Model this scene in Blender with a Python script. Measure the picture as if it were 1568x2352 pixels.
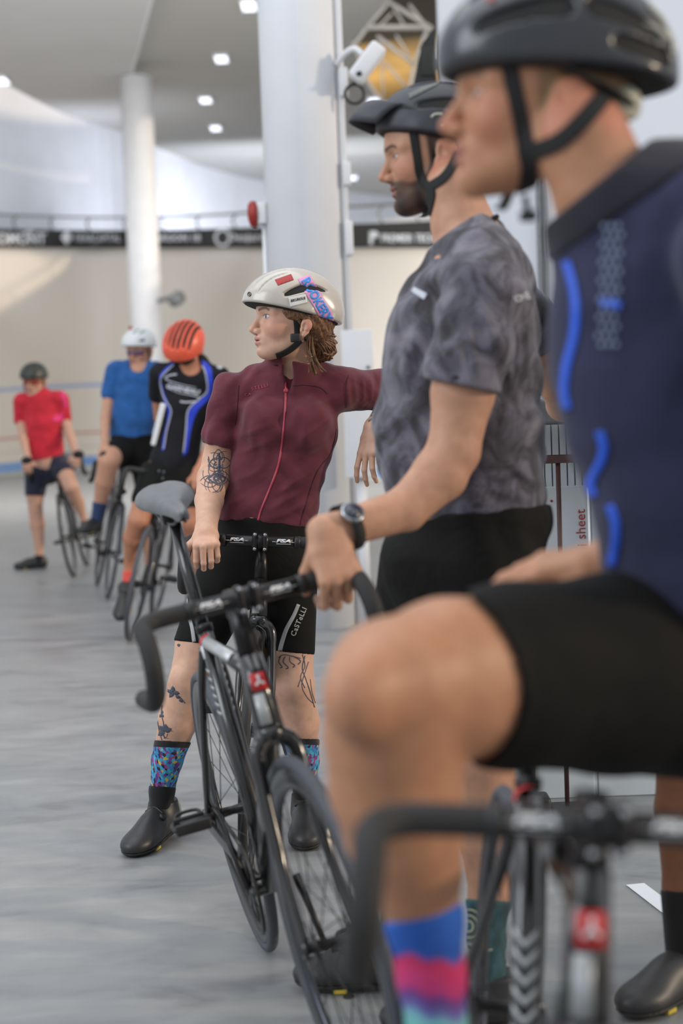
import bpy, bmesh, math, random
import numpy as np
from mathutils import Vector, Matrix
from mathutils.bvhtree import BVHTree
rnd = random.Random(7)
for o in list(bpy.data.objects): bpy.data.objects.remove(o)
C = bpy.context.scene.collection
SC = bpy.context.scene
# ------------------------------------------------------------ camera
FP, CH = 3600.0, 1.25
PIT = math.atan((1176-950)/FP); RS, RC = math.sin(math.radians(2.1)), math.cos(math.radians(2.1))
CF = np.array([0, math.cos(PIT), -math.sin(PIT)]); _r = np.array([1., 0, 0]); _u = np.array([0, math.sin(PIT), math.cos(PIT)])
CR = RC*_r-RS*_u; CU = RS*_r+RC*_u; CO = np.array([0, 0, CH])
cam = bpy.data.cameras.new('camera'); co = bpy.data.objects.new('camera', cam); C.objects.link(co)
co.matrix_world = Matrix(((CR[0], CU[0], -CF[0], CO[0]), (CR[1], CU[1], -CF[1], CO[1]), (CR[2], CU[2], -CF[2], CO[2]), (0, 0, 0, 1)))
cam.sensor_fit = 'HORIZONTAL'; cam.sensor_width = 24.0; cam.lens = FP/1568*24.0
cam.clip_start = 0.05; cam.clip_end = 300
cam.dof.use_dof = True; cam.dof.focus_distance = 4.45; cam.dof.aperture_fstop = cam.lens/24.0
SC.camera = co
SC.view_settings.view_transform = 'Standard'; SC.view_settings.look = 'None'
SC.view_settings.gamma = 1.0; SC.view_settings.use_curve_mapping = False
SC.view_settings.exposure = -0.06
SC.cycles.use_denoising = True
SC.cycles.max_bounces = 6; SC.cycles.diffuse_bounces = 3; SC.cycles.glossy_bounces = 3
SC.cycles.sample_clamp_indirect = 4.0
# ------------------------------------------------------------ light
wd = bpy.data.worlds.new('world'); SC.world = wd; wd.use_nodes = True
bg = wd.node_tree.nodes['Background']; bg.inputs[0].default_value = (0.86, 0.92, 1.0, 1); bg.inputs[1].default_value = 0.80
def area(name, loc, to, sx, sy, power, col):
    l = bpy.data.lights.new(name, 'AREA'); l.shape = 'RECTANGLE'; l.size = sx; l.size_y = sy; l.energy = power; l.color = col
    o = bpy.data.objects.new(name, l); C.objects.link(o); o.location = loc
    o.rotation_euler = (Vector(to)-Vector(loc)).to_track_quat('-Z', 'Y').to_euler(); return o
sun = bpy.data.lights.new('sun', 'SUN'); sun.energy = 1.6; sun.angle = math.radians(3); sun.color = (1.0, 0.80, 0.58)
so = bpy.data.objects.new('sun', sun); C.objects.link(so); so.location = (20, 2, 8)
so.rotation_euler = Vector((-1, 0.13, -0.27)).to_track_quat('-Z', 'Y').to_euler()
area('hall_lights_near', (-1.5, 5, 7.3), (-0.6, 5.5, 0), 7, 7, 260, (0.93, 0.96, 1.0))
area('fill_light_left', (-6.5, 1.0, 5.0), (-0.5, 7.5, 1.2), 5, 4, 330, (0.90, 0.94, 1.0))  # added fill that lifts column and people, not a lamp of the hall
area('fill_light_bank', (-3, 24, 7.2), (-3, 30, 1.5), 14, 8, 1450, (1.0, 0.965, 0.92))  # added to brighten the banked track, stands for no real fitting
area('hall_lights_wall', (-1.0, 46.5, 6.2), (-1.0, 53, 7.4), 7, 1.0, 480, (0.86, 0.90, 1.0))
# ------------------------------------------------------------ placing helpers
def at(px, py, D):
    d = CF+(px-784)/FP*CR-(py-1176)/FP*CU
    return CO+d*(D/d[1])
def floor_at(px, py, z=0.0):
    d = CF+(px-784)/FP*CR-(py-1176)/FP*CU
    return CO+d*((z-CH)/d[2])
def proj(V):
    v = np.asarray(V)-CO; z = v@CF
    return np.stack([784+FP*(v@CR)/z, 1176-FP*(v@CU)/z], -1)
def unit(v):
    v = np.asarray(v, float); return v/(np.linalg.norm(v)+1e-12)
# ------------------------------------------------------------ materials
def lin(c):
    c = np.asarray(c, float)/255.0
    return np.where(c <= 0.04045, c/12.92, ((c+0.055)/1.055)**2.4)
def lc(c): a = lin(c); return (float(a[0]), float(a[1]), float(a[2]), 1.0)
class NT:
    def __init__(s, name):
        s.m = bpy.data.materials.new(name); s.m.use_nodes = True; s.t = s.m.node_tree; s.b = s.t.nodes['Principled BSDF']
    def n(s, typ, **kw):
        x = s.t.nodes.new(typ)
        for k, v in kw.items():
            if k.startswith('i_'):
                key = k[2:]; key = int(key) if key.isdigit() else key.replace('_', ' ')
                x.inputs[key].default_value = v
            else: setattr(x, k, v)
        return x
    def l(s, a, b): s.t.links.new(a, b)
    def coord(s, scale=(1, 1, 1), rot=(0, 0, 0)):
        c = s.n('ShaderNodeTexCoord'); m = s.n('ShaderNodeMapping'); m.inputs['Scale'].default_value = scale; m.inputs['Rotation'].default_value = rot
        s.l(c.outputs['Object'], m.inputs['Vector']); return m.outputs['Vector']
    def ramp(s, fac, stops, interp='LINEAR'):
        r = s.n('ShaderNodeValToRGB'); cr = r.color_ramp; cr.interpolation = interp
        while len(cr.elements) < len(stops): cr.elements.new(0.5)
        for e, (p, c) in zip(cr.elements, stops): e.position = p; e.color = lc(c)
        s.l(fac, r.inputs['Fac']); return r.outputs['Color']
    def bump(s, h, strength=0.3, dist=0.005):
        b = s.n('ShaderNodeBump'); b.inputs['Strength'].default_value = strength; b.inputs['Distance'].default_value = dist
        s.l(h, b.inputs['Height']); s.l(b.outputs['Normal'], s.b.inputs['Normal'])
def mat(name, col, rough=0.5, metal=0.0, noise=0.06, nscale=30, bump=0.0, bscale=200, bdist=0.002, coat=0.0, spec=0.5, sheen=0.0, emit=0.0):
    N = NT(name); b = N.b
    b.inputs['Roughness'].default_value = rough; b.inputs['Metallic'].default_value = metal
    b.inputs['Specular IOR Level'].default_value = spec; b.inputs['Coat Weight'].default_value = coat
    b.inputs['Coat Roughness'].default_value = 0.12
    b.inputs['Sheen Weight'].default_value = sheen
    v = N.coord()
    t = N.n('ShaderNodeTexNoise'); t.inputs['Scale'].default_value = nscale; t.inputs['Detail'].default_value = 4; N.l(v, t.inputs['Vector'])
    c = np.array(col, float); N.l(N.ramp(t.outputs['Fac'], [(0.3, np.clip(c*(1-noise), 0, 255)), (0.7, np.clip(c*(1+noise), 0, 255))]), b.inputs['Base Color'])
    if bump:
        t2 = N.n('ShaderNodeTexNoise'); t2.inputs['Scale'].default_value = bscale; t2.inputs['Detail'].default_value = 3; N.l(v, t2.inputs['Vector'])
        N.bump(t2.outputs['Fac'], bump, bdist)
    if emit:
        b.inputs['Emission Color'].default_value = lc(col); b.inputs['Emission Strength'].default_value = emit
    return N.m
def mat_attr(name, rough=0.5, spec=0.4, bump=0.0, bscale=300, sss=0.0):
    N = NT(name); a = N.n('ShaderNodeAttribute'); a.attribute_name = 'Col'
    v = N.coord(); t = N.n('ShaderNodeTexNoise'); t.inputs['Scale'].default_value = 45; N.l(v, t.inputs['Vector'])
    mx = N.n('ShaderNodeMix'); mx.data_type = 'RGBA'; mx.blend_type = 'MULTIPLY'; mx.inputs[0].default_value = 1.0
    N.l(a.outputs['Color'], mx.inputs[6]); N.l(N.ramp(t.outputs['Fac'], [(0.3, (240, 238, 236)), (0.7, (255, 255, 255))]), mx.inputs[7])
    N.l(mx.outputs[2], N.b.inputs['Base Color'])
    N.b.inputs['Roughness'].default_value = rough; N.b.inputs['Specular IOR Level'].default_value = spec
    if sss:
        N.b.inputs['Subsurface Weight'].default_value = sss; N.b.inputs['Subsurface Radius'].default_value = (1.0, 0.35, 0.2); N.b.inputs['Subsurface Scale'].default_value = 0.008
    if bump:
        t2 = N.n('ShaderNodeTexNoise'); t2.inputs['Scale'].default_value = bscale; N.l(v, t2.inputs['Vector']); N.bump(t2.outputs['Fac'], bump, 0.001)
    return N.m
def cloth(name, col, fold=0.5, noise=0.08, rough=0.85, sheen=0.15, fs=9, weave=600):
    N = NT(name); v = N.coord(); b = N.b
    b.inputs['Roughness'].default_value = rough; b.inputs['Sheen Weight'].default_value = sheen; b.inputs['Specular IOR Level'].default_value = 0.2
    t = N.n('ShaderNodeTexNoise'); t.inputs['Scale'].default_value = 18; N.l(v, t.inputs['Vector'])
    c = np.array(col, float); N.l(N.ramp(t.outputs['Fac'], [(0.3, c*(1-noise)), (0.7, np.clip(c*(1+noise), 0, 255))]), b.inputs['Base Color'])
    w = N.n('ShaderNodeTexNoise'); w.inputs['Scale'].default_value = fs; w.inputs['Distortion'].default_value = 1.2; w.inputs['Detail'].default_value = 2; N.l(v, w.inputs['Vector'])
    f = N.n('ShaderNodeTexNoise'); f.inputs['Scale'].default_value = weave; N.l(v, f.inputs['Vector'])
    m = N.n('ShaderNodeMath', operation='MULTIPLY_ADD'); N.l(f.outputs['Fac'], m.inputs[0]); m.inputs[1].default_value = 0.03; N.l(w.outputs['Fac'], m.inputs[2])
    N.bump(m.outputs[0], fold, 0.02); return N.m
# ------------------------------------------------------------ objects
def wloc(o):
    L = np.zeros(3)
    while o is not None: L += np.array(o.location); o = o.parent
    return L
def mk(name, V, F, m, parent=None, origin=None, smooth=True, col=None, label=None):
    V = np.asarray(V, np.float64).reshape(-1, 3)
    if parent is not None: base = wloc(parent)
    else: base = np.array(origin if origin is not None else [V[:, 0].mean(), V[:, 1].mean(), V[:, 2].min()], float)
    me = bpy.data.meshes.new(name)
    if isinstance(F, np.ndarray):
        k = F.shape[1]; me.vertices.add(len(V)); me.vertices.foreach_set('co', (V-base).astype(np.float32).ravel())
        me.loops.add(F.size); me.polygons.add(len(F)); me.loops.foreach_set('vertex_index', F.astype(np.int32).ravel())
        me.polygons.foreach_set('loop_start', np.arange(0, F.size, k, dtype=np.int32)); me.update(calc_edges=True)
    else: me.from_pydata([tuple(x) for x in (V-base)], [], [tuple(int(i) for i in f) for f in F])
    if smooth: me.polygons.foreach_set('use_smooth', np.ones(len(me.polygons), bool))
    if col is not None:
        a = me.color_attributes.new('Col', 'FLOAT_COLOR', 'POINT'); cc = np.ones((len(V), 4), np.float32); cc[:, :3] = col; a.data.foreach_set('color', cc.ravel())
    me.materials.append(m)
    me.update()
    o = bpy.data.objects.new(name, me); C.objects.link(o)
    if parent is not None: o.parent = parent
    else: o.location = base
    if label: o['label'] = label
    return o
def thing(name, label, cat, loc, group=None):
    o = bpy.data.objects.new(name, None); C.objects.link(o); o.location = tuple(float(x) for x in loc); o.empty_display_size = 0.1
    o['label'] = label; o['category'] = cat
    if group: o['group'] = group
    return o
def tag(o, label, cat, group=None, kind=None):
    if kind: o['kind'] = kind
    if label: o['label'] = label
    if cat: o['category'] = cat
    if group: o['group'] = group
    return o
class MB:
    """collects shapes into one mesh"""
    def __init__(s): s.V = []; s.F = []
    def add(s, V, F):
        k = len(s.V); s.V += [tuple(map(float, v)) for v in V]; s.F += [tuple(i+k for i in f) for f in F]; return s
    def box(s, c, half, R=None, bev=0.0):
        R = np.eye(3) if R is None else np.asarray(R); c = np.asarray(c, float)
        if bev <= 0:
            sg = [(-1, -1, -1), (1, -1, -1), (1, 1, -1), (-1, 1, -1), (-1, -1, 1), (1, -1, 1), (1, 1, 1), (-1, 1, 1)]
            V = [c+R.T@(np.array(q)*half) for q in sg]
            return s.add(V, [(0, 3, 2, 1), (4, 5, 6, 7), (0, 1, 5, 4), (1, 2, 6, 5), (2, 3, 7, 6), (3, 0, 4, 7)])
        bm = bmesh.new(); bmesh.ops.create_cube(bm, size=2.0)
        for v in bm.verts: v.co = Vector((v.co.x*half[0], v.co.y*half[1], v.co.z*half[2]))
        bmesh.ops.bevel(bm, geom=list(bm.edges), offset=bev, segments=3, affect='EDGES', profile=0.5)
        bm.verts.index_update(); V = [c+R.T@np.array(v.co) for v in bm.verts]; F = [[v.index for v in f.verts] for f in bm.faces]; bm.free()
        return s.add(V, F)
    def tube(s, pts, r, n=10, cap=True, flat=1.0, up=None):
        pts = np.asarray(pts, float); m = len(pts); r = np.broadcast_to(np.asarray(r, float), (m,))
        T = np.gradient(pts, axis=0); T /= np.linalg.norm(T, axis=1)[:, None]+1e-12
        a = np.array([0, 0, 1.]) if up is None else np.asarray(up, float)
        if up is None and abs(T[0]@a) > 0.9: a = np.array([0, 1., 0])
        V = []
        e1 = unit(np.cross(T[0], a))
        for i in range(m):
            e1 = unit(e1-T[i]*(e1@T[i])); e2 = np.cross(T[i], e1)
            for k in range(n):
                th = 2*math.pi*k/n; V.append(pts[i]+r[i]*(e1*math.cos(th)+e2*math.sin(th)*flat))
        F = [(i*n+k, i*n+(k+1) % n, (i+1)*n+(k+1) % n, (i+1)*n+k) for i in range(m-1) for k in range(n)]
        if cap: F += [tuple(range(n-1, -1, -1)), tuple((m-1)*n+k for k in range(n))]
        return s.add(V, F)
    def ring(s, c, ax, R, prof, n=48, a0=0, a1=2*math.pi, ref=None):
        """sweep a closed profile [(radial offset, axial offset)] around an axis"""
        ax = unit(ax); e1 = unit(np.cross(ax, [0, 0, 1.] if abs(ax[2]) < 0.9 else [1., 0, 0]));
        if ref is not None: e1 = unit(np.asarray(ref)-ax*(np.asarray(ref)@ax))
        e2 = np.cross(ax, e1); full = abs(a1-a0-2*math.pi) < 1e-6; k = len(prof); m = n if full else n+1; V = []
        for i in range(m):
            th = a0+(a1-a0)*i/n; d = e1*math.cos(th)+e2*math.sin(th)
            for (pr, pa) in prof: V.append(np.asarray(c)+d*(R+pr)+ax*pa)
        F = []
        for i in range(n):
            j = (i+1) % m
            for q in range(k): F.append((i*k+q, i*k+(q+1) % k, j*k+(q+1) % k, j*k+q))
        if not full: F += [tuple(range(k-1, -1, -1)), tuple((m-1)*k+q for q in range(k))]
        return s.add(V, F)
    def lathe(s, c, ax, prof, n=24):
        """prof [(radius, height)] closed with caps"""
        ax = unit(ax); e1 = unit(np.cross(ax, [0, 0, 1.] if abs(ax[2]) < 0.9 else [1., 0, 0])); e2 = np.cross(ax, e1); V = []
        for (r, h) in prof:
            for k in range(n):
                th = 2*math.pi*k/n; V.append(np.asarray(c)+ax*h+r*(e1*math.cos(th)+e2*math.sin(th)))
        m = len(prof); F = [(i*n+k, i*n+(k+1) % n, (i+1)*n+(k+1) % n, (i+1)*n+k) for i in range(m-1) for k in range(n)]
        F += [tuple(range(n-1, -1, -1)), tuple((m-1)*n+k for k in range(n))]
        return s.add(V, F)
    def ob(s, name, m, parent=None, smooth=True, **kw): return mk(name, s.V, s.F, m, parent, smooth=smooth, **kw)
def curve(P, n=8, closed=False):
    P = np.asarray(P, float); m = len(P); out = []
    for i in range(m if closed else m-1):
        g = lambda j: P[j % m] if closed else P[min(max(j, 0), m-1)]
        p0, p1, p2, p3 = g(i-1), g(i), g(i+1), g(i+2)
        for k in range(n):
            t = k/n; out.append(0.5*((2*p1)+(-p0+p2)*t+(2*p0-5*p1+4*p2-p3)*t*t+(-p0+3*p1-3*p2+p3)*t**3))
    if not closed: out.append(P[-1])
    return np.array(out)
# ------------------------------------------------------------ distance-field modelling
def seg(p0, p1, a0, a1, b0=None, b1=None, ref=(0, 1, 0)):
    b0 = a0 if b0 is None else b0; b1 = a1 if b1 is None else b1
    p0 = np.asarray(p0, float); p1 = np.asarray(p1, float); ax = p1-p0; L = np.linalg.norm(ax); u = ax/max(L, 1e-9)
    eb = np.asarray(ref, float); eb = eb-u*(eb@u)
    if np.linalg.norm(eb) < 1e-4: eb = np.cross(u, [1., 0, 0])
    eb = unit(eb); ea = np.cross(u, eb)
    return dict(t='s', p0=p0, ax=ax, L2=max(L*L, 1e-12), E=np.stack([ea, eb, u]), a=(a0, a1), b=(b0, b1), c=(p0+p1)/2, R=L/2+max(a0, a1, b0, b1))
def ell(c, r, M=None):
    M = np.eye(3) if M is None else np.asarray(M, float)   # rows = axes
    r = np.broadcast_to(np.asarray(r, float), (3,)).copy()
    return dict(t='e', c=np.asarray(c, float), r=r, E=M, R=float(r.max()))
def infl(p, e):
    q = dict(p)
    if q['t'] == 's': q['a'] = (q['a'][0]+e, q['a'][1]+e); q['b'] = (q['b'][0]+e, q['b'][1]+e)
    else: q['r'] = q['r']+e
    q['R'] += e; return q
def pev(p, X):
    if p['t'] == 's':
        pa = X-p['p0']; t = np.clip(pa@p['ax']/p['L2'], 0, 1); q = (pa-t[:, None]*p['ax'])@p['E'].T
        a = p['a'][0]+t*(p['a'][1]-p['a'][0]); b = p['b'][0]+t*(p['b'][1]-p['b'][0]); c = np.minimum(a, b)
        r = np.stack([a, b, c], 1)
    else: q = (X-p['c'])@p['E'].T; r = p['r'][None]
    w = q/r; k0 = np.sqrt((w*w).sum(1)); w = w/r; k1 = np.sqrt((w*w).sum(1))
    return np.where(k0 < 1e-6, -r.min(1), k0*(k0-1)/np.maximum(k1, 1e-9))
def smin(a, b, k):
    if k <= 0: return np.minimum(a, b)
    h = np.maximum(k-np.abs(a-b), 0)/k; return np.minimum(a, b)-h*h*k*0.25
BIG = 9.0
def gev(g, X, c, hd):
    """g = list of (op, prim, k); op u/s/c(plane)/i"""
    d = np.full(len(X), BIG); hit = False
    for op, p, k in g:
        if op == 'c':
            if hit: e = (X-p[0])@p[1]; d = -smin(-d, -e, k)
            continue
        if op == 'f':
            if hit: d = d+p(X)
            continue
        if np.linalg.norm(p['c']-c)-p['R'] > hd+k+0.015: continue
        if op == 'u':
            e = pev(p, X); d = smin(d, e, k) if hit else e; hit = True
        elif hit:
            e = pev(p, X); d = -smin(-d, e, k)
    return d
def plane(o, n): return (np.asarray(o, float), unit(n))
def sdf_mesh(groups, lo, hi, h, kg=0.0, clip=None):
    """groups: list of op lists; union with radius kg. returns V,F"""
    lo = np.asarray(lo, float); n = np.ceil((np.asarray(hi)-lo)/h).astype(int)+1; T = 14
    D = np.full(tuple(n), 0.5, np.float32)
    ax = [lo[i]+h*np.arange(n[i]) for i in range(3)]
    def ev(X, c, hd):
        d = None
        for g in groups:
            e = gev(g, X, c, hd); d = e if d is None else smin(d, e, kg)
        return d
    hdm = T*h*0.5*1.7321
    cs = np.stack(np.meshgrid(*[lo[i]+h*(np.arange(0, n[i], T)+T/2) for i in range(3)], indexing='ij'), -1); sh = cs.shape[:3]
    dc = ev(cs.reshape(-1, 3), (lo+hi)/2, 1e3).reshape(sh)
    for idx in np.ndindex(*sh):
        s0 = tuple(slice(i*T, min((i+1)*T, n[q])) for q, i in enumerate(idx)); dv = dc[idx]
        if abs(dv) > hdm*1.35+kg+0.012: D[s0] = 0.5 if dv > 0 else -0.5; continue
        X = np.stack(np.meshgrid(ax[0][s0[0]], ax[1][s0[1]], ax[2][s0[2]], indexing='ij'), -1); shp = X.shape[:3]
        D[s0] = ev(X.reshape(-1, 3), cs[idx], hdm+kg).reshape(shp)
    return snets(D, lo, h)
def snets(D, lo, h):
    S = D < 0
    c0 = S[:-1, :-1, :-1]; m = np.zeros(c0.shape, np.int8)
    for i in (0, 1):
        for j in (0, 1):
            for k in (0, 1): m += S[i:S.shape[0]-1+i, j:S.shape[1]-1+j, k:S.shape[2]-1+k]
    act = (m > 0) & (m < 8); I = np.argwhere(act)
    if len(I) == 0: return np.zeros((0, 3)), np.zeros((0, 4), int)
    idm = -np.ones(act.shape, np.int32); idm[act] = np.arange(len(I))
    acc = np.zeros((len(I), 3)); cnt = np.zeros(len(I)); cor = [(i, j, k) for i in (0, 1) for j in (0, 1) for k in (0, 1)]
    dv = {c: D[I[:, 0]+c[0], I[:, 1]+c[1], I[:, 2]+c[2]] for c in cor}
    for c in cor:
        for q in range(3):
            if c[q] == 0:
                e = list(c); e[q] = 1; e = tuple(e); a, b = dv[c], dv[e]; x = (a < 0) != (b < 0)
                t = np.where(x, a/np.where(x, a-b, 1), 0); P = np.tile(np.array(c, float), (len(I), 1)); P[:, q] += t
                acc += P*x[:, None]; cnt += x
    V = lo+h*(I+acc/np.maximum(cnt, 1)[:, None]); Fs = []
    for q in range(3):
        u, v = (q+1) % 3, (q+2) % 3
        sl0 = [slice(None)]*3; sl1 = [slice(None)]*3; sl0[q] = slice(0, -1); sl1[q] = slice(1, None)
        a, b = S[tuple(sl0)], S[tuple(sl1)]; E = np.argwhere(a != b)
        ok = (E[:, u] > 0) & (E[:, v] > 0) & (E[:, u] < D.shape[u]-1) & (E[:, v] < D.shape[v]-1); E = E[ok]
        fl = a[E[:, 0], E[:, 1], E[:, 2]]
        def cid(du, dv_):
            J = E.copy(); J[:, u] -= du; J[:, v] -= dv_; return idm[J[:, 0], J[:, 1], J[:, 2]]
        Q = np.stack([cid(1, 1), cid(0, 1), cid(0, 0), cid(1, 0)], 1)
        Q[~fl] = Q[~fl][:, ::-1]; Fs.append(Q)
    F = np.concatenate(Fs); F = F[(F >= 0).all(1)]
    return V, F
def bounds(groups, pad=0.02):
    lo = np.full(3, 1e9); hi = np.full(3, -1e9)
    for g in groups:
        for op, p, k in g:
            if op != 'u': continue
            if p['t'] == 's': r = max(p['a']+p['b']); q = [p['p0'], p['p0']+p['ax']]
            else: r = p['R']; q = [p['c']]
            for x in q: lo = np.minimum(lo, x-r); hi = np.maximum(hi, x+r)
    return lo-pad, hi+pad
def sdf_obj(name, groups, h, m, parent, kg=0.0, box=None, colf=None, **kw):
    lo, hi = bounds(groups) if box is None else box
    V, F = sdf_mesh(groups, lo, hi, h, kg)
    return mk(name, V, F, m, parent, col=None if colf is None else colf(V), **kw)
# ------------------------------------------------------------ marks laid on surfaces
def bvh_of(objs):
    Vs, Fs, k = [], [], 0
    for o in objs:
        L = wloc(o); me = o.data; n = len(me.vertices); co_ = np.empty(n*3, np.float32); me.vertices.foreach_get('co', co_)
        Vs += [Vector(x) for x in (co_.reshape(-1, 3)+L)]; Fs += [[i+k for i in p.vertices] for p in me.polygons]; k += n
    return BVHTree.FromPolygons(Vs, Fs)
def lay(bm, name, m, parent, bvh, off=0.0012, thick=0.0006):
    """bm holds a flat 2-D drawing (photo frame units); lay it on the surface"""
    for _ in range(5):
        es = [e for e in bm.edges if e.calc_length() > lay.step]
        if not es: break
        bmesh.ops.subdivide_edges(bm, edges=es, cuts=1); bmesh.ops.triangulate(bm, faces=list(bm.faces))
    V = []; ok = []
    for v in bm.verts:
        d = unit(CF+(v.co.x-784)/FP*CR-(v.co.y-1176)/FP*CU); h = bvh.ray_cast(Vector(CO), Vector(d))
        if h[0] is None: V.append(None); continue
        n = h[1]; n = -n if n.dot(Vector(d)) > 0 else n
        V.append(np.array(h[0])+np.array(n)*off)
    bm.verts.index_update(); F = []
    for f in bm.faces:
        ids = [v.index for v in f.verts]
        if any(V[i] is None for i in ids): continue
        P = [V[i] for i in ids]
        if max(np.linalg.norm(P[i]-P[i-1]) for i in range(len(P))) > lay.maxe: continue
        F.append(ids)
    bm.free()
    used = sorted({i for f in F for i in f}); mp = {j: i for i, j in enumerate(used)}
    if not used: return None
    o = mk(name, [V[i] for i in used], [[mp[i] for i in f] for f in F], m, parent)
    s = o.modifiers.new('thickness', 'SOLIDIFY'); s.thickness = thick; s.offset = 0
    return o
lay.step = 7.0; lay.maxe = 0.05
def bm_poly(polys):
    bm = bmesh.new()
    for P in polys:
        vs = [bm.verts.new((x, y, 0)) for x, y in P]; es = [bm.edges.new((vs[i], vs[(i+1) % len(vs)])) for i in range(len(vs))]
        bmesh.ops.triangle_fill(bm, use_beauty=True, edges=es)
    return bm
def bm_lines(lines):
    """lines: (points, width) ribbons"""
    bm = bmesh.new()
    for P, w in lines:
        P = curve(P, 4) if len(P) > 2 else np.asarray(P, float); T = np.gradient(P, axis=0); T /= np.linalg.norm(T, axis=1)[:, None]+1e-9
        Nn = np.stack([-T[:, 1], T[:, 0]], 1); ws = np.linspace(w[0], w[1], len(P)) if isinstance(w, tuple) else np.full(len(P), w)
        a = [bm.verts.new((*(p+q*x/2), 0)) for p, q, x in zip(P, Nn, ws)]; b = [bm.verts.new((*(p-q*x/2), 0)) for p, q, x in zip(P, Nn, ws)]
        for i in range(len(P)-1): bm.faces.new((a[i], a[i+1], b[i+1], b[i]))
    return bm
def text_mesh(s, bold=0.0, shear=0.0, space=1.0):
    cu = bpy.data.curves.new('writing', 'FONT'); cu.body = s; cu.size = 1.0; cu.offset = bold; cu.shear = shear; cu.space_character = space; cu.resolution_u = 3
    cu.align_x = 'CENTER'; cu.align_y = 'CENTER'
    o = bpy.data.objects.new('writing', cu); C.objects.link(o); dg = bpy.context.evaluated_depsgraph_get(); dg.update()
    me = bpy.data.meshes.new_from_object(o.evaluated_get(dg)); bm = bmesh.new(); bm.from_mesh(me)
    bpy.data.objects.remove(o); bpy.data.meshes.remove(me); bpy.data.curves.remove(cu)
    xs = [v.co.x for v in bm.verts]; ys = [v.co.y for v in bm.verts]
    cx, cy = (max(xs)+min(xs))/2, (max(ys)+min(ys))/2; w, h = max(xs)-min(xs), max(ys)-min(ys)
    for v in bm.verts: v.co = Vector(((v.co.x-cx)/w, (v.co.y-cy)/h, 0))
    return bm
def bm_text(s, c, u, v, **kw):
    """text of width vector u, height vector v (pointing down the letters) in photo frame"""
    bm = text_mesh(s, **kw)
    for q in bm.verts: x, y = q.co.x, q.co.y; q.co = Vector((c[0]+u[0]*x-v[0]*y, c[1]+u[1]*x-v[1]*y, 0))
    return bm
def text3(s, c, ux, uy, name, m, parent=None, origin=None, **kw):
    """flat lettering in space: width vector ux, height vector uy"""
    bm = text_mesh(s, **kw); c, ux, uy = (np.asarray(q, float) for q in (c, ux, uy)); bm.verts.index_update()
    V = [c+ux*v.co.x+uy*v.co.y for v in bm.verts]; F = [[v.index for v in f.verts] for f in bm.faces]; bm.free()
    return mk(name, V, F, m, parent, smooth=False, origin=origin)
# ============================================================ the hall
def flr_mat():
    N = NT('hall_floor'); b = N.b; v = N.coord(scale=(2.0, 4.2, 1), rot=(0, 0, 0.06))
    t = N.n('ShaderNodeTexNoise'); t.inputs['Scale'].default_value = 1.6; t.inputs['Detail'].default_value = 9; t.inputs['Roughness'].default_value = 0.62; t.inputs['Distortion'].default_value = 0.4; N.l(v, t.inputs['Vector'])
    N.l(N.ramp(t.outputs['Fac'], [(0.28, (114, 114, 115)), (0.45, (137, 138, 138)), (0.6, (148, 148, 147)), (0.75, (163, 161, 157))]), b.inputs['Base Color'])
    r = N.n('ShaderNodeMapRange'); r.inputs[3].default_value = 0.28; r.inputs[4].default_value = 0.5; N.l(t.outputs['Fac'], r.inputs[0]); N.l(r.outputs[0], b.inputs['Roughness'])
    N.bump(t.outputs['Fac'], 0.15, 0.004); return N.m
M = {}
M['floor'] = flr_mat()
M['bank'] = mat_attr('banked_track', 0.35, 0.4)
M['ceil'] = mat('ceiling_panel', (184, 184, 181), 0.9, noise=0.02, nscale=0.4)
M['ceil_l'] = mat('ceiling_panel_light', (200, 201, 203), 0.9, noise=0.02, nscale=0.4)
M['white'] = mat('white_paint', (222, 224, 230), 0.7, noise=0.015, nscale=1)
M['colw'] = mat('column_paint', (232, 233, 236), 0.6, noise=0.015, nscale=3)
M['black'] = mat('black_board', (38, 37, 35), 0.6)
M['ink'] = mat('white_ink', (225, 228, 232), 0.6, noise=0.0)
M['railg'] = mat('grey_rail', (120, 122, 124), 0.5)
M['amber'] = mat('timber_roof', (186, 152, 92), 0.8, nscale=0.3, noise=0.25)
M['unlitroof'] = mat('unlit_timber_roof', (84, 76, 66), 0.9)  # unlit upper part of the timber roof, shade put into the colour
M['truss'] = mat('truss_steel', (140, 138, 134), 0.7)
M['lampw'] = mat('ceiling_lamp_lens', (235, 242, 255), 0.5, noise=0, emit=2.0)
M['red'] = mat('alarm_red', (150, 40, 32), 0.45)
M['plastw'] = mat('pale_plastic', (214, 213, 214), 0.5, noise=0.01, nscale=4)
M['plastb'] = mat('black_plastic', (30, 29, 28), 0.5)
M['rrail'] = mat('dark_red_rail', (78, 52, 50), 0.5, nscale=8, noise=0.2)
M['ledge'] = mat('dark_ledge', (84, 86, 90), 0.6)
M['card'] = mat('white_card', (208, 214, 216), 0.75, noise=0.02, nscale=6)
M['redink'] = mat('red_ink', (165, 48, 46), 0.6, noise=0)

def quad_ob(name, pts, m, kind='structure', thick=0.0, n=(0, 0, 1)):
    P = [np.asarray(p, float) for p in pts]; k = len(P); n = np.asarray(n, float)
    if thick: V = P+[p+n*thick for p in P]; F = [tuple(range(k)), tuple(range(2*k-1, k-1, -1))]+[(i, (i+1) % k, (i+1) % k+k, i+k) for i in range(k)]
    else: V = P; F = [tuple(range(k))]
    o = mk(name, V, F, m, smooth=False); o['kind'] = kind; return o
quad_ob('floor', [(-45, -6, 0), (25, -6, 0), (25, 62, 0), (-45, 62, 0)], M['floor'], thick=-0.2)
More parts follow.
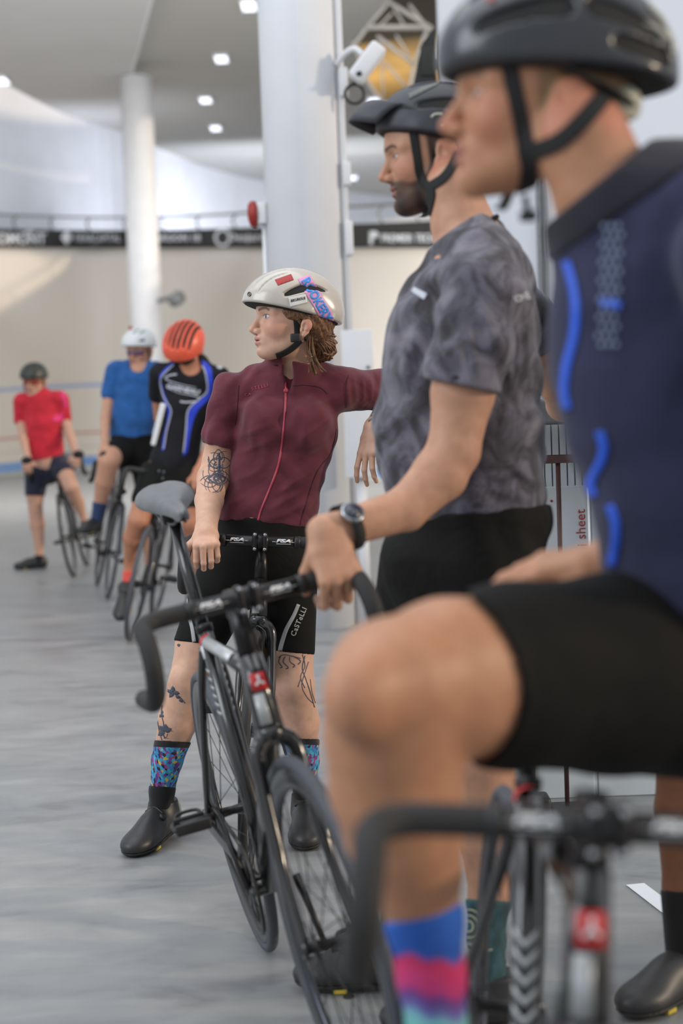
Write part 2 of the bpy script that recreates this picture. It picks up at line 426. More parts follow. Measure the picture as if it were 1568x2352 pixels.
# banked track
bx = [-900, -500, -150, 0, 209, 450, 880, 1100, 1400, 1900]; by = [1170, 1140, 1116, 1098, 1078, 1076, 1108, 1132, 1180, 1260]
pxs = np.linspace(-900, 1900, 90); bot = []; top = []
for x in pxs:
    y = np.interp(x, bx, by); p = floor_at(x, y); yh = 950-0.0367*(x-784); D = p[1]+5.5; q = at(x, 570, D); bot.append(p); top.append(q)
bot = np.array(bot); top = np.array(top)
for _ in range(3):
    bot[1:-1] = (bot[:-2]+2*bot[1:-1]+bot[2:])/4; top[1:-1] = (top[:-2]+2*top[1:-1]+top[2:])/4
ts = np.unique(np.concatenate([np.linspace(0, 1, 24), [0.02, 0.0205, 0.064, 0.0645, 0.168, 0.1685, 0.179, 0.1795, 0.385, 0.3855, 0.402, 0.4025, 0.107, 0.1075, 0.112, 0.1125]]))
V = np.array([[b+(t_-b)*t+np.array([0, 0, -0.25*math.sin(math.pi*t)]) for t in ts] for b, t_ in zip(bot, top)]).reshape(-1, 3)
nt = len(ts); F = np.array([[i*nt+j, (i+1)*nt+j, (i+1)*nt+j+1, i*nt+j+1] for i in range(len(pxs)-1) for j in range(nt-1)])
tt = np.tile(ts, len(pxs)); col = np.tile(lin((226, 218, 206)), (len(V), 1))
col[tt < 0.0202] = lin((206, 204, 190)); col[(tt >= 0.0202) & (tt <= 0.0642)] = lin((120, 160, 214))
col[(tt > 0.1682) & (tt < 0.1792)] = lin((196, 140, 128)); col[(tt > 0.3852) & (tt < 0.4022)] = lin((160, 178, 214)); col[(tt > 0.1072) & (tt < 0.1122)] = lin((190, 186, 178))
bank = mk('trim_1', V, F, M['bank'], col=col); bank['kind'] = 'structure'
sm = bank.modifiers.new('thickness', 'SOLIDIFY'); sm.thickness = 0.1; sm.offset = -1
# advertising board along the top of the bank
def strip_ob(name, P, z0, z1, m, th=0.06, **kw):
    V = [];
    for p in P:
        for dz in (z0, z1):
            for dy in (0, th): V.append((p[0], p[1]+dy, p[2]+dz))
    F = []
    for i in range(len(P)-1):
        a, b = i*4, i*4+4; F += [(a, a+1, b+1, b), (a+2, b+2, b+3, a+3), (a, b, b+2, a+2), (a+1, a+3, b+3, b+1)]
    F += [(0, 2, 3, 1), (len(P)*4-4, len(P)*4-3, len(P)*4-1, len(P)*4-2)]
    return mk(name, V, F, m, smooth=False, **kw)
board = strip_ob('advertising_board', top, -0.02, 0.53, M['black'], 0.08)
tag(board, 'long black sponsor board with white lettering along the top of the banked track', 'banner')
lay.maxe = 0.6; B = bvh_of([board]); S0 = 0.0367
def bt(s, x, y, w, h, **kw):
    o = lay(bm_text(s, (x, y), (w, 0), (0, h), **kw), 'lettering', M['ink'], board, B, 0.02, 0.01)
bt('BROMONT', 32, 548, 146, 26, bold=0.03); bt('FIERACAPITAL', 225, 547, 106, 17); bt('ARGON 18', 408, 546, 106, 17, bold=0.03)
bt('Desjardins', 583, 547, 116, 22, bold=0.02); bt('PREMIER TECH', 940, 547, 124, 19, bold=0.02)
for P in ([[(152, 526), (166, 545), (152, 564), (138, 545)]], [[(56, 533), (66, 528), (77, 533), (77, 537), (66, 533), (56, 537)]], [[(850, 531), (866, 531), (872, 539), (866, 547), (857, 547), (857, 562), (850, 562)]]):
    lay(bm_poly(P), 'emblem', M['ink'], board, B, 0.02, 0.01)
hexo = [(513+17*math.cos(a), 546+18*math.sin(a)) for a in [k*math.pi/3 for k in range(7)]]
lay(bm_lines([(hexo, 6)]), 'emblem', M['ink'], board, B, 0.02, 0.01)
lay.maxe = 0.05
# guard rail above the board
rl = thing('guard_rail', 'thin grey guard rail with curved posts above the black sponsor board', 'railing', top[30]+np.array([0, 0.1, 0.53]))
MB().tube([p+np.array([0, 0.12, 0.92]) for p in top], 0.035, 6).ob('rail', M['railg'], rl)
for x in np.arange(-215, 1060, 84.5):
    i = np.interp(x, pxs, np.arange(len(pxs))); a = int(i); p = top[a]+(top[min(a+1, len(top)-1)]-top[a])*(i-a)
    MB().tube(curve([p+np.array([0, 0.10, 0.5]), p+np.array([-0.10, 0.12, 0.75]), p+np.array([0.03, 0.12, 0.92])], 4), 0.03, 6).ob('post', M['railg'], rl)
# outer wall and ceilings
HC = 9.3
wx = [-1500, -700, -100, 150, 290, 480, 605, 880, 1100, 1500]; wy = [-300, -60, 170, 265, 310, 390, 418, 450, 462, 480]
wp = []
for x in np.linspace(-1500, 1500, 70):
    p = floor_at(x, np.interp(x, wx, wy), HC); p[1] = max(p[1], 30); wp.append(p)
wp = np.array(wp); tD = top[:, 1]; tX = top[:, 0]; od = np.argsort(tX)
for p_ in wp: p_[1] = max(p_[1], 2.5+np.interp(p_[0], tX[od], tD[od]))
for _ in range(4): wp[1:-1] = (wp[:-2]+2*wp[1:-1]+wp[2:])/4
wall = strip_ob('wall_back', [np.array([p[0], max(p[1], 40.8), 3.0]) for p in wp], 0, 11.5, M['white'], 0.2); wall['kind'] = 'structure'
cz = lambda x, y, z=HC: floor_at(x, y, z)
ce = [cz(345+0.27*60, -60), cz(293, 196), cz(286, 300)]+[cz(x, np.interp(x, wx, wy)-2) for x in (290, 350, 420, 480, 540, 605, 700, 800, 880, 1000, 1100)]+[cz(1100, 262), cz(1000, 256), cz(880, 246), cz(842, 190), cz(808, 96), cz(892, 3), cz(960, -72)]
quad_ob('ceiling', ce, M['ceil'], thick=0.15)
cl = [cz(345+0.27*60, -60, 9.02), cz(293, 196, 9.02), cz(284, 306, 9.02), cz(150, 264, 9.02), cz(60, 218, 9.02), cz(0, 186, 9.02), cz(-300, 60, 9.02), cz(-900, -300, 9.02), cz(400, -330, 9.02)]
o = quad_ob('ceiling', cl, M['ceil_l'], thick=0.12)
a, b = cz(345+0.27*60, -60, 9.02), cz(293, 196, 9.02)
quad_ob('trim_2', [a, b, b+np.array([0, 0, 0.4]), a+np.array([0, 0, 0.4])], M['white'], thick=0.05, n=(1, 0, 0))
quad_ob('ceiling', [cz(700, -120, 12.4), cz(1200, -120, 12.4), cz(1250, 300, 12.4), cz(780, 330, 12.4)], M['amber'], thick=0.1)
quad_ob('ceiling', [cz(700, -300, 12.2), cz(1200, -300, 12.2), cz(1100, 70, 12.2), cz(760, 110, 12.2)], M['unlitroof'], thick=0.1)
area('roof_daylight', tuple(cz(930, 330, 10.0)), tuple(cz(930, 150, 12.4)), 6, 6, 170, (1.0, 0.88, 0.66))
area('wall_uplight', tuple(at(170, 478, 39.6)), tuple(at(190, 330, 42.5)), 3, 0.6, 80, (0.82, 0.86, 1.0))
tr = thing('roof_truss', 'grey steel lattice truss fanning out below the timber roof', 'truss', cz(985, 62, 10.6))
for (x0, y0, x1, y1, w) in [(893, 5, 992, 66, 10), (843, 63, 984, 63, 12), (866, 83, 951, 149, 9), (883, 143, 931, 199, 6), (909, 80, 942, 133, 6), (939, 10, 976, 58, 7), (984, 60, 951, 149, 10), (951, 149, 940, 215, 9), (843, 63, 808, 110, 9), (893, 5, 843, 63, 8), (875, 95, 880, 230, 4), (992, 66, 1010, 160, 10), (905, 20, 930, 62, 6), (870, 62, 900, 30, 6)]:
    D0 = 30.0; MB().tube([at(x0, y0, D0), at(x1, y1, D0)], w*D0/FP/2, 6).ob('beam', M['truss'], tr)
G_ = 'recessed lamps of the grey ceiling'
for (x, y, z, lab) in [(571, 8, HC, 'recessed lamp at the top edge beside the large white column'), (508, 130, HC, 'recessed lamp in the grey ceiling, second from the top left of the large column'), (472, 225, HC, 'recessed lamp in the grey ceiling, nearest to the slim column'), (495, 290, HC, 'recessed lamp in the grey ceiling, lowest of those between the columns'), (810, 405, HC, 'recessed lamp seen just right of the large column in front of the dark visor'), (3, 180, 9.02, 'bright recessed lamp at the far left of the pale ceiling'), (857, 227, HC, 'bright round lamp below the yellow timber roof')]:
    p = cz(x, y, z)-np.array([0, 0, 0.035]); q = thing('ceiling_light', lab, 'ceiling light', p, G_)
    MB().box(p+np.array([0, 0, 0.005]), (0.17, 0.36, 0.03), bev=0.01).ob('frame', M['plastw'], q)
    MB().box(p-np.array([0, 0, 0.03]), (0.13, 0.31, 0.01)).ob('diffuser', M['lampw'], q)
# columns
def column(name, p, r, h, label):
    o = MB().lathe(p, (0, 0, 1), [(r*1.0, 0), (r, h)], 64).ob(name, M['colw'], origin=p); return tag(o, label, 'column')
pc = floor_at(731, 1447)+np.array([0, 0.221, 0]); column('column', pc, 0.221, HC-0.02, 'large round white column standing behind the woman in maroon')
p2 = at(351, 1072, 36); p2[2] = 0; column('column', p2, 0.36, 9.0, 'slim round white column farther away on the left, reaching the ceiling edge')
cab = np.array([pc[0]+0.31, pc[1]-0.05, 0])
cb = thing('electrical_cabinet', 'white metal electrical cabinet fixed to the right of the large column', 'cabinet', cab)
xk = at(823, 900, 9.0); MB().box((xk[0], 9.0, 1.30), (0.09, 0.07, 0.42), bev=0.006).ob('housing', M['plastw'], cb)
k = at(845, 843, 8.93); MB().lathe(k, (0, -1, 0), [(0.011, -0.02), (0.011, 0.01)], 12).ob('lock', M['railg'], cb)
MB().box((xk[0], 9.0, 0.44), (0.03, 0.03, 0.44)).ob('stand', M['plastw'], cb)
cd = thing('conduit', 'pale cable conduit running up the right side of the large column', 'conduit', pc+np.array([0.245, -0.03, 0]))
MB().tube([pc+np.array([0.243, -0.03, 0]), pc+np.array([0.243, -0.03, 9.2])], 0.022, 10).ob('pipe', M['colw'], cd)
for (x, y, w, h) in [(786, 190, 10, 32), (796, 400, 9, 26), (801, 548, 9, 38)]:
    p = at(x, y, 9.22); MB().box((pc[0]+0.262, pc[1]-0.05, p[2]), (w*0.0026, 0.04, h*0.0026), bev=0.008).ob('junction_box', M['plastw'], cd)
cd2 = MB().tube([pc+np.array([-0.232, -0.03, 0]), pc+np.array([-0.232, -0.03, 2.45])], 0.012, 8).ob('conduit', M['colw']); tag(cd2, 'thin cable conduit on the left side of the large column under the red alarm', 'conduit')
al = thing('fire_alarm', 'round red fire alarm bell on a white box on the left of the large column', 'alarm', at(600, 491, 9.2))
p = at(602, 491, 9.24); MB().box(p, (0.026, 0.05, 0.062), bev=0.008).ob('back_box', M['plastw'], al)
MB().lathe(p+np.array([-0.026, 0, 0]), (-1, 0, -0.05), [(0.05, 0), (0.074, 0.006), (0.078, 0.02), (0.076, 0.035), (0.06, 0.052), (0.02, 0.06)], 28).ob('bell', M['red'], al)
# flood light and cable ring high on the column
fl = thing('flood_light', 'white box shaped flood light on a bracket high on the large column', 'flood light', at(790, 130, 9.15))
q0, q1 = at(868, 112, 9.1), at(818, 178, 9.1); d = unit(q1-q0); MB().box((q0+q1)/2, (np.linalg.norm(q1-q0)/2+0.02, 0.055, 0.05), R=np.stack([d, np.array([0, 1, 0]), np.cross(d, [0, 1, 0])]), bev=0.02).ob('housing', M['plastw'], fl)
MB().tube(curve([at(772, 150, 9.2), at(793, 122, 9.15), at(815, 112, 9.12), at(832, 125, 9.1)], 5), 0.018, 10).ob('bracket', M['plastw'], fl)
MB().tube([at(812, 176, 9.1), at(826, 168, 9.03)], 0.014, 8).ob('knob', M['plastb'], fl)
rg = MB(); c = at(814, 216, 9.15); rg.ring(c, (0, 1, 0), 0.054, [(0.009*math.cos(a), 0.009*math.sin(a)) for a in np.linspace(0, 2*math.pi, 9)[:-1]], 40); rg.tube([at(811, 192, 9.15), at(816, 176, 9.12)], 0.006, 6)
rg = rg.ob('cable_loop', M['plastb']); tag(rg, 'black cable loop hanging under the flood light beside the large column', 'cable')
cm = thing('spot_lamp', 'small grey spot lamp on a bracket right of the slim far column', 'lamp', at(385, 690, 30))
MB().tube([at(366, 690, 35.7), at(392, 684, 34.6)], 0.06, 8).ob('bracket', M['railg'], cm); MB().lathe(at(404, 688, 34.6), unit((0.6, -0.7, 0.25)), [(0.05, -0.2), (0.14, -0.12), (0.16, 0.05), (0.15, 0.16)], 16).ob('housing', M['railg'], cm)
# loudspeaker
W0 = at(1003, 0, 10.0); W1 = at(1021, 470, 10.0)
wx0 = W1[0]
sp = thing('loudspeaker', 'black loudspeaker hanging at the left end of the white side wall', 'loudspeaker', (wx0-0.06, 9.95, 3.4))
zc = at(975, 145, 10)[2]; bm_ = MB(); xa, xb = at(946, 145, 10)[0], at(999, 145, 10)[0]
bm_.add([(xa, 9.9, zc-0.14), (xb, 9.9, zc-0.2), (xb, 9.9, zc+0.2), (xa+0.06, 9.9, zc+0.1), (xa+0.02, 10.15, zc-0.14), (xb, 10.15, zc-0.2), (xb, 10.15, zc+0.2), (xa+0.07, 10.15, zc+0.1)], [(0, 1, 2, 3), (7, 6, 5, 4), (0, 4, 5, 1), (1, 5, 6, 2), (2, 6, 7, 3), (3, 7, 4, 0)]); bm_.ob('cabinet_body', M['plastb'], sp, smooth=False)
MB().box(((xa+xb)/2+0.02, 9.892, zc-0.01), (0.045, 0.006, 0.09), bev=0.004).ob('grille', M['black'], sp); MB().box((xb+0.01, 10.05, zc), (0.03, 0.02, 0.03)).ob('bracket', M['railg'], sp)
# side wall with door frame
o = quad_ob('wall_right', [(wx0, 10, 0), (11, 10, 0), (11, 10, 9), (wx0, 10, 9)], M['white'], thick=0.2, n=(0, 1, 0))
xd = at(1254, 700, 9.95)[0]
for dx, w in ((-0.03, 0.012), (0.012, 0.014)):
    o = MB().box((xd+dx, 9.98, 2.0), (w, 0.03, 2.0)).ob('trim_3', M['railg'], smooth=False); o['kind'] = 'structure'
# barrier with counter on the right
bxa, bxb = at(1128, 1000, 5.0)[0], 3.4
zt = at(1285, 915, 4.6)[2]; zb = at(1285, 975, 4.6)[2]
lg = MB().box(((bxa+bxb)/2, 4.78, (zt+zb)/2), ((bxb-bxa)/2, 0.18, (zt-zb)/2), bev=0.01).ob('counter_ledge', M['ledge'], smooth=False); tag(lg, 'dark grey counter ledge the bearded man rests his elbow on', 'counter')
m_ = MB(); n_ = int((bxb-bxa)/0.024);
for i in range(n_):
    x = bxa+0.024*i; m_.box((x+0.010, 5.0, (zb+1.0)/2-0.006), (0.0098, 0.006, (zb-1.0)/2+0.006))
cr_ = thing('slatted_panel', 'white panel of narrow upright slats under the dark counter ledge', 'panel', (bxa, 5.0, 0.97)); m_.ob('slats', M['card'], cr_, smooth=False)
MB().box(((bxa+bxb)/2, 5.02, (zb+1.0)/2-0.006), ((bxb-bxa)/2, 0.008, (zb-1.0)/2+0.006)).ob('backing', M['ledge'], cr_, smooth=False)
zc1 = at(1290, 1117, 4.95)[2]
xs_ = [bxa, at(1347, 1170, 4.95)[0], at(1356, 1170, 4.95)[0], at(1560, 1170, 4.95)[0], bxb]
for (a_, b_, lab) in [(xs_[0], xs_[1], 'white card sheet with red upright lettering leaning under the slatted panel'), (xs_[2], xs_[3]+0.1, 'white card sheet right of the lettered one, mostly hidden behind the near rider')]:
    cs_ = MB().box(((a_+b_)/2, 4.95, zc1/2), ((b_-a_)/2, 0.02, zc1/2), bev=0.004).ob('card_sheet', M['card'], smooth=False); tag(cs_, lab, 'board')
    if a_ == xs_[0]:
        c_ = at(1334, 1204, 4.92); text3('sheet', (c_[0], 4.927, c_[2]), (0.0, 0, 0.094), (-0.030, 0, 0), 'lettering', M['redink'], cs_)
        c_ = at(1338, 1262, 4.92); text3('ni', (c_[0], 4.927, c_[2]), (0.0, 0, 0.03), (-0.028, 0, 0), 'lettering', M['redink'], cs_)
        c_ = at(1267, 1151, 4.92); MB().lathe((c_[0], 4.93, c_[2]), (0, -1, 0), [(0.004, 0), (0.004, 0.003)], 12).ob('dot', M['redink'], cs_)
rr = thing('hand_rail', 'dark red metal rail with posts in front of the slatted panel', 'railing', (at(1283, 1050, 4.75)[0], 4.75, 0))
zr = at(1283, 1054, 4.75)[2]; MB().box(((bxa+bxb)/2, 4.75, zr), ((bxb-bxa)/2, 0.02, 0.0125), bev=0.003).ob('rail', M['rrail'], rr)
for x_ in (at(1283, 1150, 4.75)[0], at(1283, 1150, 4.75)[0]+1.1):
    MB().box((x_, 4.75, zr/2), (0.0065, 0.0065, zr/2)).ob('post', M['rrail'], rr); MB().box((x_, 4.75, 0.012), (0.05, 0.05, 0.012), bev=0.006).ob('foot_plate', M['plastb'], rr)
x_ = at(1236, 1780, 4.6); MB().box((x_[0], 4.75, zr/2), (0.0075, 0.0075, zr/2)).ob('post', M['rrail'], rr); MB().box((x_[0], 4.75, 0.03), (0.05, 0.05, 0.03), bev=0.012).ob('foot_plate', M['plastb'], rr)
ta = MB(); A_, B_ = floor_at(1458, 2030, 0.003), floor_at(1640, 2168, 0.003); d = unit(B_-A_); n = np.array([-d[1], d[0], 0]); ta.add([A_-n*0.025, B_-n*0.025, B_+n*0.025, A_+n*0.025], [(0, 1, 2, 3)])
ta = ta.ob('floor_tape', M['ink'], smooth=False); tag(ta, 'strip of white tape stuck on the grey floor at the right edge', 'tape')
ds = MB().lathe(floor_at(800, 2290, 0.001), (0, 0, 1), [(0.012, 0), (0.012, 0.002)], 16).ob('debris', M['plastb']); tag(ds, 'small dark disc of litter on the floor beside the front wheel', 'litter')
# ============================================================ bicycles
M['frame'] = mat('black_gloss_paint', (34, 33, 32), 0.22, coat=0.6, noise=0.03)
M['tyre'] = mat('tyre_rubber', (74, 76, 82), 0.7, bump=0.2, bscale=300)
M['tyre_d'] = mat('tyre_rubber_dark', (44, 43, 42), 0.7, bump=0.2, bscale=300)
M['rim'] = mat('dark_rim', (66, 68, 74), 0.28, metal=0.7)
M['steel'] = mat('spoke_steel', (60, 58, 55), 0.35, metal=0.8)
M['chrome'] = mat('polished_alloy', (170, 172, 176), 0.2, metal=1.0, noise=0.02)
M['darkalloy'] = mat('black_alloy', (46, 45, 45), 0.35, metal=0.6, noise=0.03)
M['tape'] = mat('black_bar_tape', (40, 39, 38), 0.75, bump=0.5, bscale=120, bdist=0.002)
M['sad'] = mat('grey_saddle_cover', (104, 105, 106), 0.45, bump=0.25, bscale=350, bdist=0.0015, coat=0.15)
M['silver'] = mat('silver_decal', (176, 178, 178), 0.35, metal=0.3, noise=0.02)
M['logored'] = mat('red_decal', (196, 36, 38), 0.4, noise=0)
M['logowhite'] = mat('white_decal', (226, 226, 226), 0.45, noise=0)
def bikeL(q):
    x, y, h, lean = q; h, lean = math.radians(h), math.radians(lean)
    fw = np.array([math.cos(h), math.sin(h), 0]); lf = np.array([-math.sin(h), math.cos(h), 0]); up = np.array([0, 0, 1.])
    Lv = math.cos(lean)*lf+math.sin(lean)*up; U = -math.sin(lean)*lf+math.cos(lean)*up; o = np.array([x, y, 0.0])
    return (lambda a, b, z: o+fw*a+Lv*b+U*z), fw, Lv, U
def wheel(name, c, ax, ref, root, R=0.335, nsp=24, tyre='tyre', label=None):
    w = MB().ring(c, ax, R-0.0125, [(0.0125*math.cos(a), 0.0125*math.sin(a)) for a in np.linspace(0, 2*math.pi, 13)[:-1]], 96).ob(name, M[tyre], root, label=label)
    MB().ring(c, ax, R-0.022, [(0, 0.009), (-0.006, 0.0105), (-0.030, 0.008), (-0.040, 0.0035), (-0.040, -0.0035), (-0.030, -0.008), (-0.006, -0.0105), (0, -0.009)], 96).ob('rim', M['rim'], w)
    MB().lathe(c, ax, [(0.006, -0.058), (0.009, -0.052), (0.009, -0.036), (0.024, -0.035), (0.024, -0.031), (0.012, -0.028), (0.010, 0), (0.012, 0.028), (0.024, 0.031), (0.024, 0.035), (0.009, 0.036), (0.009, 0.052), (0.006, 0.058)], 16).ob('hub', M['darkalloy'], w)
    ax = unit(ax); e1 = unit(np.asarray(ref)-ax*(np.asarray(ref)@ax)); e2 = np.cross(ax, e1)
    for k in range(nsp):
        th = 2*math.pi*k/nsp; s = 1 if k % 2 else -1; t2 = th+(0.9 if (k//2) % 2 else -0.9)
        p = c+ax*0.031*s+0.022*(e1*math.cos(t2)+e2*math.sin(t2)); q = c+ax*0.001*s+(R-0.060)*(e1*math.cos(th)+e2*math.sin(th))
        MB().tube([p, q], 0.0011, 4, cap=False).ob('spoke', M['steel'], w)
    return w
def bicycle(q, label, stilt=0.03, group='track bicycles held by the riders', bz=0.95, sz=1.0, sclz=0.80, ht=(0.80, 0.83), hb=(0.838, 0.70), steer=0.0, crank=60, nsp=24, blue=False, bar=0.20, tyre='tyre', wb=0.98, steerpt=None, drive=True):
    Lf, fw, Lv, U = bikeL(q); root = thing('bicycle', label, 'bicycle', Lf(0, 0, 0), group); R = 0.335
    fm = M['frame']
    axis = unit(Lf(ht[0], 0, ht[1])-Lf(hb[0], 0, hb[1])); o_ = Lf(hb[0], 0, hb[1]); sa = math.radians(steer)
    rm = np.array(Matrix.Rotation(sa, 3, Vector(axis)))
    Sf = lambda a, b, z: o_+rm@(Lf(a, b, z)-o_)
    sw, slf = rm@fw, rm@Lv
    bb = (0.40, 0.275); sc = (0.252, sclz)
    f = MB()
    f.tube([Lf(bb[0], 0, bb[1]), Lf(sc[0], 0, sc[1]+0.02)], [0.019, 0.0165], 16)
    f.tube([Lf(sc[0], 0, sc[1]-0.02), Lf(ht[0], 0, ht[1]-0.03)], [0.016, 0.021], 16, flat=0.8)
    f.tube([Lf(bb[0], 0, bb[1]), Lf(hb[0]-0.005, 0, hb[1]+0.035)], [0.026, 0.024], 16)
    f.tube([Lf(hb[0], 0, hb[1]), Lf(ht[0], 0, ht[1])], [0.026, 0.0225], 20)
    f.tube([Lf(bb[0], -0.036, bb[1]), Lf(bb[0], 0.036, bb[1])], 0.022, 16)
    for s in (-1, 1):
        f.tube(curve([Lf(sc[0], s*0.012, sc[1]-0.03), Lf(sc[0]-0.06, s*0.032, sc[1]-0.15), Lf(0.03, s*0.056, 0.38), Lf(0.0, s*0.062, R)], 5), [0.010]*5+[0.009]*5+[0.008]*6, 8)
        f.tube(curve([Lf(bb[0]-0.01, s*0.022, bb[1]), Lf(bb[0]-0.12, s*0.034, bb[1]+0.008), Lf(0.06, s*0.062, R-0.01), Lf(-0.015, s*0.062, R)], 5), [0.012]*6+[0.010]*10, 8)
        f.box(Lf(-0.005, s*0.062, R), (0.022, 0.004, 0.014), R=np.stack([fw, Lv, U]))
    fr = f.ob('frame', fm, root)
    MB().lathe(Lf(sc[0], 0, sc[1]+0.012), unit(Lf(sc[0], 0, sc[1])-Lf(bb[0], 0, bb[1])), [(0.019, -0.008), (0.019, 0.008)], 16).ob('seat_clamp', M['darkalloy'], root)
    # fork
    k = MB(); k.tube([Sf(hb[0], 0, hb[1]+0.002), Sf(hb[0]+0.004, 0, hb[1]-0.02)], [0.026, 0.027], 16)
    for s in (-1, 1):
        k.tube(curve([Sf(hb[0]+0.004, s*0.008, hb[1]-0.012), Sf(hb[0]+0.012, s*0.033, hb[1]-0.032), Sf(hb[0]+0.022, s*0.040, hb[1]-0.075), Sf(hb[0]+0.065, s*0.045, 0.47), Sf(wb, s*0.050, R)], 6), [0.016]*6+[0.015]*6+[0.013]*6+[0.010]*7, 10)
        k.box(Sf(wb, s*0.052, R), (0.012, 0.004, 0.014), R=np.stack([sw, slf, U]))
    k.ob('fork', fm, root)
    MB().lathe(Sf(hb[0]+0.012, 0, hb[1]-0.022)+sw*0.024, sw, [(0.004, 0), (0.0045, 0.004)], 10).ob('bolt', M['darkalloy'], root)
    # spacers, stem
    st = thing_stem = MB(); t0 = np.array([ht[0], ht[1]]); d2 = unit(np.array([ht[0]-hb[0], ht[1]-hb[1]])); hgt = bz-0.01-ht[1]; tp = t0+d2*max(hgt, 0.03)
    st.tube([Sf(t0[0], 0, t0[1]), Sf(tp[0], 0, tp[1]-0.005)], [0.021, 0.0175], 16)
    st.tube([Sf(tp[0], 0, tp[1]-0.03), Sf(tp[0], 0, tp[1]+0.02)], 0.0195, 16)
    bcx = tp[0]+0.095; st.tube([Sf(tp[0], 0, tp[1]), Sf(bcx-0.01, 0, bz)], [0.018, 0.016], 14)
    st.tube([Sf(bcx, -0.022, bz), Sf(bcx, 0.022, bz)], 0.0205, 16)
    so_ = st.ob('stem', M['darkalloy'], root)
    for s in (-1, 1):
        MB().box(Sf(bcx+0.012, s*0.014, bz), (0.012, 0.006, 0.026), R=np.stack([sw, slf, U]), bev=0.004).ob('face_clamp', M['darkalloy'], so_)
        for z in (-1, 1): MB().lathe(Sf(bcx+0.022, s*0.014, bz+z*0.02), sw, [(0.0045, 0), (0.0045, 0.005), (0.0025, 0.006)], 10).ob('bolt', M['chrome'], so_)
    # handlebar
    hb_ = MB().tube([Sf(bcx, -0.105, bz), Sf(bcx, 0.105, bz)], 0.0158, 16).ob('handlebar', M['darkalloy'], root)
    for s in (-1, 1):
        P = curve([Sf(bcx, s*0.10, bz), Sf(bcx, s*bar*0.62, bz), Sf(bcx+0.004, s*bar*0.86, bz-0.001), Sf(bcx+0.03, s*bar*0.985, bz-0.006), Sf(bcx+0.068, s*bar, bz-0.026), Sf(bcx+0.088, s*bar*1.01, bz-0.066), Sf(bcx+0.076, s*bar*1.02, bz-0.108), Sf(bcx+0.035, s*bar*1.03, bz-0.135), Sf(bcx-0.055, s*bar*1.03, bz-0.142)], 5)
        MB().tube(P, 0.0165, 12).ob('bar_tape', M['tape'], hb_)
        e = P[-1]; MB().lathe(e, unit(P[-1]-P[-2]), [(0.0165, -0.001), (0.0170, 0.004), (0.010, 0.008)], 12).ob('end_plug', M['plastb'], hb_)
        MB().lathe(Sf(bcx, s*0.10, bz), slf*s, [(0.0172, -0.004), (0.0178, 0), (0.0178, 0.012)], 14).ob('tape_collar', M['plastb'], hb_)
    # wheels
    wheel('rear_wheel', Lf(0, 0, R), Lv, U, root, R, nsp, tyre); fwc = Sf(wb, 0, R); wheel('front_wheel', fwc, slf, U, root, R, nsp, tyre)
    # seatpost and saddle
    sx = sc[0]-(sz-sclz)*0.30; MB().tube([Lf(sc[0], 0, sc[1]-0.02), Lf(sx, 0, sz-0.045)], 0.0137, 14).ob('seat_post', M['frame'], root)
    V = []; xs = np.linspace(-0.135, 0.145, 22); nu = 13
    def hw(x):
        t = (x+0.135)/0.28; return np.interp(t, [0, 0.03, 0.12, 0.25, 0.42, 0.6, 0.8, 0.95, 1.0], [0.035, 0.058, 0.070, 0.066, 0.044, 0.026, 0.020, 0.017, 0.008])
    for x in xs:
        t = (x+0.135)/0.28; w = hw(x); zt = np.interp(t, [0, 0.15, 0.5, 0.9, 1.0], [0.014, 0.010, 0.0, 0.003, -0.006]); dp = np.interp(t, [0, 0.3, 0.6, 1.0], [0.030, 0.034, 0.030, 0.022])
        for i in range(nu):
            u = -1+2*i/(nu-1); V.append(Lf(sx+0.02+x, w*math.sin(u*math.pi/2)*1.0, sz-stilt*x+zt-dp*(abs(u)**2.6)-0.004*math.exp(-(u/0.15)**2)))
        for i in range(nu-2):
            u = 1-2*(i+1)/(nu-1); V.append(Lf(sx+0.02+x, w*0.93*math.sin(u*math.pi/2), sz-stilt*x+zt-dp*(abs(u)**2.6)-0.012))
    k = nu+nu-2; F = [[i*k+j, i*k+(j+1) % k, (i+1)*k+(j+1) % k, (i+1)*k+j] for i in range(21) for j in range(k)]+[list(range(k-1, -1, -1)), [21*k+j for j in range(k)]]
    sd = mk('saddle', V, F, M['sad'], root); ms = sd.modifiers.new('smooth', 'SUBSURF'); ms.levels = ms.render_levels = 1
    r_ = MB()
    for s in (-1, 1): r_.tube(curve([Lf(sx+0.13, s*0.006, sz-0.024-stilt*0.13), Lf(sx+0.08, s*0.014, sz-0.044-stilt*0.08), Lf(sx-0.03, s*0.022, sz-0.046), Lf(sx-0.10, s*0.036, sz-0.018)], 4), 0.0035, 6)
    r_.ob('saddle_rails', M['darkalloy'], sd); MB().box(Lf(sx, 0, sz-0.046), (0.022, 0.026, 0.012), R=np.stack([fw, Lv, U]), bev=0.004).ob('clamp', M['darkalloy'], sd)
    # drive train
    ca = math.radians(crank)
    for s, a in ((-1, ca), (1, ca+math.pi)):
        dx, dz = math.cos(a)*0.168, math.sin(a)*0.168
        c = MB().tube([Lf(bb[0], s*0.052, bb[1]), Lf(bb[0]+dx*0.5, s*0.062, bb[1]+dz*0.5), Lf(bb[0]+dx, s*0.070, bb[1]+dz)], [0.017, 0.012, 0.0115], 10, flat=0.55, up=Lv).ob('crank_arm', M['darkalloy'], root)
        pd = Lf(bb[0]+dx, s*0.078, bb[1]+dz); RR = np.stack([fw, Lv, U]); p = MB()
        p.tube([pd, pd+Lv*s*0.075], 0.0085, 10); b0 = pd+Lv*s*0.052
        p.box(b0+fw*0.034, (0.006, 0.038, 0.012), R=RR, bev=0.003); p.box(b0-fw*0.030, (0.005, 0.034, 0.010), R=RR, bev=0.003)
